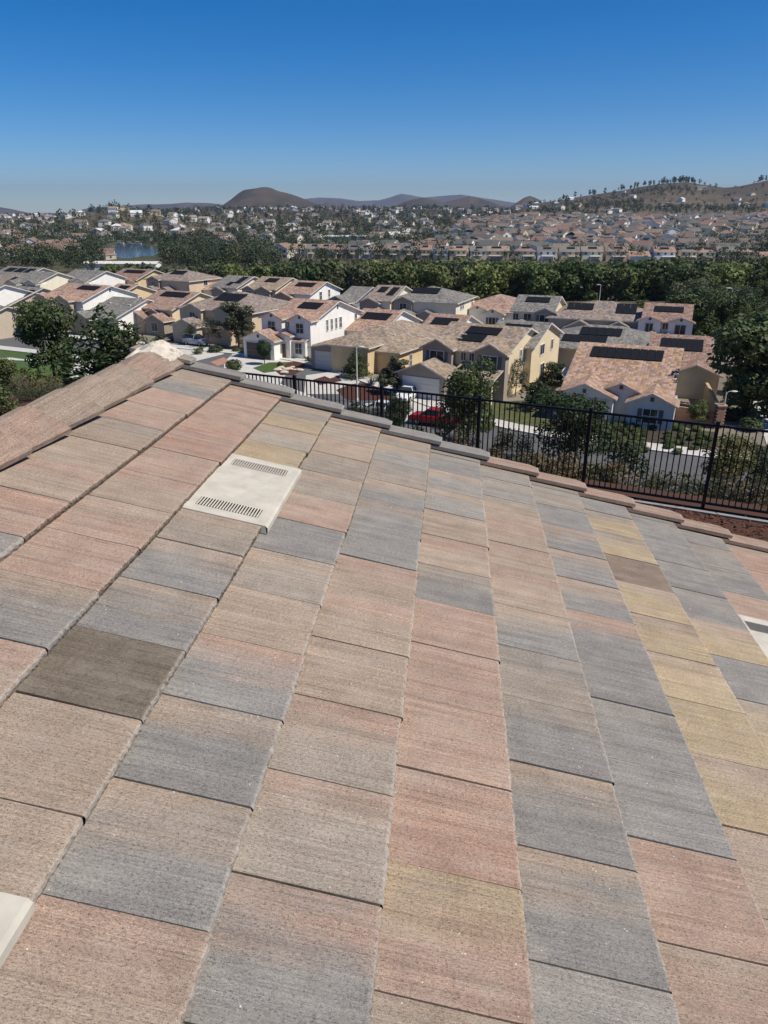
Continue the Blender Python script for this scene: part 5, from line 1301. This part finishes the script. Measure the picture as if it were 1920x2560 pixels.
def WL(m, px, y):
    part = 'far left' if px < 640 else 'left' if px < 960 else 'middle' if px < 1300 else 'right' if px < 1650 else 'far right'
    col = {None: 'fresh green', 'leaf_dark': 'dark green', 'leaf_mid': 'mid green', 'leaf_olive': 'olive grey', 'leaf_mid2': 'yellow green'}[m]
    return '%s crown on the %s of the creek side wood, %s part' % (col, 'near edge' if y < 205 else 'far edge' if y > 260 else 'inner side', part)
REST = []
wood()

# ------------------------------------------------------------------ far houses
def far_house_mesh(seed, w, d, ze, rise, kind, rc, wc, solar, detail):
    b = MB(); r = rnd(seed)
    roof_block(b, b, -w / 2, w / 2, 0, d, ze, rise, kind, rc, wc, .4, th=.2)
    if solar:
        q = lambda x, v: Vector((x, v * d / 2, ze + v * rise + .36)); xs = r.uniform(-.3, .0) * w; ws = r.uniform(.25, .4) * w
        b.face([q(xs, .4), q(xs + ws, .4), q(xs + ws, .84), q(xs, .84)], 'solar')
    for x in (-.3, .05, .33):
        if ze > 4: b.box(x * w - .6, x * w + .6, -.05, 0.02, ze - 1.9, ze - .7, 'glass')
        b.box(x * w - .8, x * w + .8, -.05, 0.02, .8, 2.1, 'glass')
    b.box(w / 2 - .02, w / 2 + .05, d * .4, d * .55, ze - 1.9, ze - .8, 'glass')
    return b.mesh('house')
ROOFS = [GRY, GRP, DGR, GRY, PNK, GRP, BRN, SAL, DGR, GRY, TAN]; WALLS = [CRM, WHT, YEL, PCH, WHT, BEI, WHT, CRM, LGR, WHT]
ORD = 'first second third fourth fifth sixth seventh eighth ninth tenth eleventh twelfth thirteenth fourteenth fifteenth sixteenth seventeenth eighteenth nineteenth twentieth twenty-first twenty-second twenty-third twenty-fourth twenty-fifth twenty-sixth twenty-seventh twenty-eighth'.split()
def front_row():
    xs = [703, 748, 783, 814, 844, 879, 914, 947, 983, 1018, 1059, 1101, 1145, 1195, 1242, 1311, 1367, 1423, 1479, 1540, 1600, 1660, 1720, 1765, 1812, 1859, 1912, 1960]
    r = rnd(55); colw = ['cream', 'beige', 'yellow', 'peach', 'white']
    for i, x in enumerate(xs):
        yb = np.interp(x, [700, 1200, 1900], [643, 651, 655]); p = unp(x, yb, -6.0); p.z = hz(p.x, p.y) - .1
        nxt = xs[i + 1] if i + 1 < len(xs) else x + 50; W = min(13.0, max(8.0, (nxt - x) / 1951 * p.y * .86))
        one = x in (1600, 1912); ze, rs = (2.8, 2.2) if one else (r.uniform(5.0, 5.5), r.uniform(1.9, 2.4)); d = r.uniform(9, 11)
        rc = ROOFS[(i * 7) % len(ROOFS)] if not one else SAL; wi = (i * 3 + 1) % 5; wc = [CRM, BEI, YEL, PCH, WHT][wi] if not one else WHT
        a = math.radians(-9 + (x - 700) * -.002 + r.uniform(-2, 2)) * (1 if x < 1200 else .5)
        e = empty('house', p, a, '%s %s, %s from the left in the row beyond the wood' % (colw[wi] if not one else 'white', 'house back' if not one else 'low gabled house', ORD[i]), 'house', 'row of houses facing the wood')
        wl, rf = MB(), MB(); roof_block(rf, wl, -W / 2, W / 2, 0, d, ze, rs, 'gx' if x < 1290 or one else r.choice(('hx', 'hx', 'gx')), rc, wc, .4, hipl=d * .45)
        wl.build('wall', e); rf.build('roof', e)
        if one: continue
        for k, xx in enumerate((-.32, .02, .32)): add_window(e, xx * W, -.003, 4.0, 1.1, 1.1)
        add_window(e, W / 2 + .003, d * .5, 4.0, .9, 1.1, 'r')
        q = lambda u, v: (u * W, v * d / 2, ze + v * rs + .16)
        u0 = r.uniform(-.28, -.1); add_solar(e, q(u0, .42), q(u0 + .42, .42), q(u0, .84), 1, 5)
        b = MB(); pw = W * r.uniform(.4, .7); pd = 3.0; x0 = r.uniform(-.45, 0) * W
        b.box(x0, x0 + pw, -pd, -.01, 2.5, 2.7, 'paint', (.6, .58, .54))
        for u in (x0 + .1, x0 + pw - .3): b.box(u, u + .2, -pd + .05, -pd + .25, -.3, 2.5, 'paint', (.6, .58, .54))
        b.build('patio_cover', e)
front_row()
FARH = []      # (x, y, heading, w, seed)
def far_rows():
    r = rnd(66); protos = []
    for i in range(30):
        two = r.random() < .6
        protos.append(far_house_mesh(300 + i, r.uniform(10, 14), r.uniform(10, 13), r.uniform(5.0, 5.6) if two else 2.9, r.uniform(2.2, 3.0), r.choice(('gx', 'gx', 'gy', 'hx')), tuple(c * .72 for c in ROOFS[i % len(ROOFS)]), WALLS[(i * 3) % len(WALLS)], r.random() < .35, 1))
    spots = []
    # ordered tracts on the right
    y = 452.0; row = 0
    while y < 1180:
        x = -.14 * y if y < 520 else .05 * y
        if y > 640: x = .085 * y
        if y > 900: x = .10 * y
        x += r.uniform(0, 8)
        while x < .62 * y:
            px = 960 + 1951 * x / y
            yy = y + 9 * math.sin(x * .018 + row * .4) + r.uniform(-3, 3) - x * .06
            if r.random() < .94: spots.append((x, yy, math.radians((-34 if row % 3 else -12) + 16 * math.sin(x * .006 + row * .7)) + (math.pi if r.random() < .15 else 0) + (math.radians(90) if r.random() < .12 else 0), 'far'))
            x += r.uniform(14.5, 18.5)
        y += (20 if row % 2 else 31) * (1 + (y - 450) / 2600); row += 1
    # scattered hillside and lake side houses
    n0 = len(spots); k = 0
    while k < 540:
        yv = 430 * (2400 / 430) ** r.random(); q = r.uniform(-.53, .08 if yv < 1200 else .20); x = q * yv; px = 960 + 1951 * q
        if px > 560 and yv < 640: k += 1; continue
        if yv < 470 and px > 240: k += 1; continue
        if bool(in_poly(np.array([x]), np.array([yv]), LAKE)[0]) or any(bool(in_poly(np.array([x + dx]), np.array([yv + dy]), LAKE)[0]) for dx, dy in ((14, 0), (-14, 0), (0, 16), (0, -16))): k += 1; continue
        spots.append((x, yv, r.uniform(-.8, .5), 'lake')); k += 1
    # houses on the right hill
    for i in range(20):
        yv = r.uniform(1250, 1800); q = r.uniform(.2, .52); spots.append((q * yv, yv, r.uniform(-1, 1), 'hill'))
    spots.sort(key=lambda s: s[1]); cnt = 0; rest = MB()
    rname = ['grey', 'dusty pink', 'dark grey', 'grey', 'pink', 'dusty pink', 'brown', 'salmon', 'dark grey', 'grey', 'tan']; wname = ['cream', 'white', 'yellow', 'peach', 'white', 'beige', 'white', 'cream', 'pale grey', 'white']
    def lab_(zone, pi, x, y):
        side = 'far left' if x / y < -.3 else 'left' if x / y < -.1 else 'middle' if x / y < .15 else 'right' if x / y < .32 else 'far right'
        where = {'far': 'in the tract beyond the wood, %s part', 'lake': 'among trees of the lake quarter, %s part', 'hill': 'on the dry hill, %s part'}[zone] % side
        return '%s house with %s roof %s' % (wname[(pi * 3) % 10], rname[pi % 11], where)
    grp = {'far': 'houses of the far tract', 'lake': 'houses around the lake', 'hill': 'houses on the right hill'}
    for k, (x, y, a, zone) in enumerate(spots):
        z = hz(x, y) - .2; pi = r.randrange(30)
        if zone == 'lake' and y < 560: pi = r.choice((7, 6, 4, 18, 17, 15))
        me = protos[pi]
        if cnt < 236:
            o = link('house', me, None, (x, y, z)); o.rotation_euler = (0, 0, a); tag(o, lab_(zone, pi, x, y), 'house', grp[zone]); cnt += 1
        else:
            s = 1.0; ca, sa = math.cos(a), math.sin(a)
            nz = len(rest.v)
            rc = tuple(c * .7 for c in r.choice(ROOFS)); wc = r.choice(WALLS); two = r.random() < .6
            if zone != 'far' and r.random() < .55: wc = WHT; rc = r.choice((GRY, TAN, LGR, GRP))
            roof_block(rest, rest, -r.uniform(5, 7), r.uniform(5, 7), 0, r.uniform(9, 13), 5.2 if two else 2.9, r.uniform(2.0, 3.0), r.choice(('gx', 'gx', 'gy', 'hx')), rc, wc, .4, th=.2)
            for i in range(nz, len(rest.v)):
                vx, vy, vz = rest.v[i]; rest.v[i] = (x + ca * vx - sa * vy, y + sa * vx + ca * vy, z + vz)
    o = rest.build('distant_houses'); tag(o, 'the countless smallest houses spread to the foot of the hills', 'houses', kind='stuff')
    return spots
SPOTS = far_rows()
def landmarks():
    # long pale roofs, docks and boats
    p = unp(300, 676, -5.5); p.z = hz(p.x, p.y); b = MB()
    roof_block(b, b, -17, 17, 0, 7, 3.2, .8, 'gx', (.62, .6, .55), WHT, .4, th=.2); o = b.build('long_shed', None, loc=p); o.rotation_euler = (0, 0, math.radians(-4)); tag(o, 'long low shed with pale roof below the lake', 'shed')
    p = unp(885, 600, -4); p.z = hz(p.x, p.y) + .5; b = MB()
    roof_block(b, b, -26, 26, 0, 14, 4.2, .8, 'gx', (.52, .60, .52), WHT, .5, th=.3); o = b.build('long_building', None, loc=p); o.rotation_euler = (0, 0, math.radians(-5)); tag(o, 'long building with pale green flat roof beyond the far row', 'building')
    r = rnd(90)
    for i, (x, y) in enumerate(((325, 612), (300, 610), (345, 611), (262, 613), (418, 622), (455, 622), (470, 625), (440, 618))):
        p = unp(x, y, -7.15); e = empty('boat', p, r.uniform(-.6, .6), 'small white boat moored on the lake shore', 'boat', 'boats on the lake')
        h = MB(); L = r.uniform(3.0, 4.2)
        S = [(-L, .9, 0, 1.0), (0, 1.1, -.05, 1.05), (L * .7, .7, 0, 1.2), (L, .05, .3, 1.35)]
        for A, B in zip(S, S[1:]):
            for s in (-1, 1):
                q = [(A[0], 0, A[2] - .2), (B[0], 0, B[2] - .2), (B[0], s * B[1], B[3]), (A[0], s * A[1], A[3])]; h.face(q if s < 0 else q[::-1], 'paint', (.75, .75, .73))
            h.face([(A[0], -A[1], A[3]), (B[0], -B[1], B[3]), (B[0], B[1], B[3]), (A[0], A[1], A[3])], 'paint', (.6, .58, .52))
        h.face([(-L, 0, -.2), (-L, -.9, 1.0), (-L, .9, 1.0)], 'paint', (.7, .7, .7)); h.build('hull', e)
        c = MB(); c.box(-L * .6, L * .3, -.85, .85, 2.3, 2.42, 'paint', (.7, .7, .68))
        for u in (-L * .55, L * .25):
            for s in (-.8, .75): c.box(u, u + .06, s, s + .06, .95, 2.3, 'grey_metal')
        c.build('canopy', e)
landmarks()

# ------------------------------------------------------------------ far trees: one mass
def far_trees():
    g = np.random.default_rng(71); r = rnd(72); P = []
    for x, y, z, h in REST: P.append((x, y, z, h, h * .9))
    hs = np.array([(s[0], s[1]) for s in SPOTS])
    n = 0
    for i in range(9500):
        yv = 330 * (2600 / 330) ** (g.random() ** .9); q = g.uniform(-.56, .62); x = q * yv; px = 960 + 1951 * q
        if yv < 420 and (px > 700 or (yv < 340)): continue
        tract = q > .04 + .04 * min(1, yv / 900) and 440 < yv < 1180
        if px > 640 and 440 < yv < 520: tract = True
        if tract and g.random() < .15: continue
        if not tract and yv < 1600 and g.random() < .22: continue
        if yv > 1250 and q > .16 and g.random() < .78: continue
        if q < -.30 and yv > 1500 and g.random() < .6: continue
        if bool(in_poly(np.array([x]), np.array([yv]), LAKE)[0]): continue
        dd = np.min((hs[:, 0] - x) ** 2 + (hs[:, 1] - yv) ** 2)
        if dd < 30: continue
        h = g.uniform(5, 11) if not tract else g.uniform(3.5, 7.5)
        if g.random() < .1: h *= 1.5
        P.append((x, yv, hz(x, yv), h, h * g.uniform(.5, 1.05)))
    # dense clumps: right edge, behind the lake, along the hill foot
    for cx, cy, sx, sy, k in ((.50, 560, .05, 130, 240), (.455, 500, .03, 60, 80), (-.10, 900, .2, 160, 330), (-.2, 520, .07, 50, 110), (-.33, 700, .12, 60, 120), (.27, 1520, .03, 60, 150), (.36, 1650, .025, 60, 90), (.42, 1340, .06, 30, 130), (.22, 1400, .02, 40, 70), (.02, 1250, .12, 160, 240), (-.36, 425, .04, 16, 60), (.12, 700, .05, 60, 60), (.31, 1420, .02, 40, 70), (.33, 1270, .09, 30, 110), (-.30, 690, .07, 25, 120), (-.255, 455, .022, 22, 70), (-.375, 470, .012, 25, 30)):
        for i in range(k):
            q = cx + g.normal() * sx; yv = cy + g.normal() * sy; x = q * yv
            if yv < 350 or bool(in_poly(np.array([x]), np.array([yv]), LAKE)[0]): continue
            if np.min((hs[:, 0] - x) ** 2 + (hs[:, 1] - yv) ** 2) < 40: continue
            h = g.uniform(5, 11); P.append((x, yv, hz(x, yv), h, h * g.uniform(.6, 1.0)))
    # eucalyptus on the crest of the right hill
    for px, k in ((1408, 3), (1440, 2), (1557, 3), (1577, 4), (1645, 5), (1670, 6), (1690, 6), (1697, 5), (1712, 5), (1725, 3), (1610, 4), (1480, 5), (1890, 3), (1905, 3)):
        for i in range(k):
            q = (px + g.normal() * 7 - 960) / 1951; yv = 1880 + g.normal() * 22; h = g.uniform(8, 19); P.append((q * yv, yv, hz(q * yv, yv) - 1, h, h * g.uniform(.35, .6)))
    # bushes round the lake shore
    for i in range(len(LAKE)):
        A, B = LAKE[i], LAKE[(i + 1) % len(LAKE)]; nk = int((B - A).length / 5)
        for k in range(nk):
            p = A.lerp(B, (k + g.random()) / max(nk, 1)); d = Vector((p.x - sum(v.x for v in LAKE) / len(LAKE), p.y - sum(v.y for v in LAKE) / len(LAKE), 0)).normalized() * g.uniform(1, 16)
            x, y = p.x + d.x, p.y + d.y; h = g.uniform(1.5, 3.2) if y < 520 else g.uniform(3, 8); P.append((x, y, max(hz(x, y), -7.2), h, h * 1.2))
    # low scrub on the slope below the far row
    for i in range(900):
        yv = g.uniform(300, 418); q = g.uniform(-.2, .6); x = q * yv; h = g.uniform(.8, 2.4); P.append((x, yv, hz(x, yv), h, h * 1.4))
    P = [p for p in P if not (p[1] < 560 and -.37 < p[0] / p[1] < -.292 and p[2] + p[3] > CAMZ - p[1] * (.0575 if p[1] < 470 else .052))]
    Vs, Cs = [], []
    for x, y, z, h, w in P:
        k = int(np.clip(48000 / y, 20, 130)) if h > 3 else 16
        s = max(.24 * h ** .5, 2.7 * h / k ** .78)
        d = g.normal(size=(k, 3)); d /= np.linalg.norm(d, axis=1)[:, None]; rad = g.uniform(.45, 1.0, k)[:, None]
        C = np.array([x, y, z + h * .54]) + d * rad * np.array([w * .42, w * .42, h * .46])
        nr = d + g.normal(size=(k, 3)) * .5; nr /= np.linalg.norm(nr, axis=1)[:, None]
        a = np.cross(nr, g.normal(size=(k, 3))); a /= np.linalg.norm(a, axis=1)[:, None]; b = np.cross(nr, a); s = s * g.uniform(.6, 1.2, (k, 1))
        Vs.append(np.stack([C - a * s * .6, C + b * s * .5, C + a * s * .6, C - b * s * .5], 1).reshape(-1, 3))
        tint = np.array([1, 1, 1]) * g.uniform(.65, 1.35) * np.array([g.uniform(.9, 1.25), 1, g.uniform(.8, 1.1)])
        Cs.append(np.tile(tint, (k, 1)) * g.uniform(.7, 1.3, (k, 1)))
    V = np.concatenate(Vs); C = np.concatenate(Cs)
    me = np_mesh('distant_trees', V, np.arange(len(V)).reshape(-1, 4), 'leaf_far', C)
    tag(link('distant_trees', me), 'dark green trees spread between the distant houses up to the hills', 'trees', kind='stuff')
far_trees()

# ------------------------------------------------------------------ haze: one closed box of thin air round everything
def haze():
    m = bpy.data.materials.new('haze'); m.use_nodes = True; nt = m.node_tree; nt.nodes.clear()
    out = nt.nodes.new('ShaderNodeOutputMaterial'); v = nt.nodes.new('ShaderNodeVolumePrincipled')
    v.inputs['Color'].default_value = (0.50, 0.58, 0.75, 1); v.inputs['Density'].default_value = HAZE; v.inputs['Anisotropy'].default_value = 0.2
    nt.links.new(v.outputs[0], out.inputs['Volume']); MAT['haze'] = m
    b = MB(); b.box(-13600, 13600, -13600, 13600, -13, 420, 'haze'); o = b.build('haze'); tag(o, 'thin blue haze over the valley', 'haze', kind='stuff')
HAZE = 7.5e-5
haze()
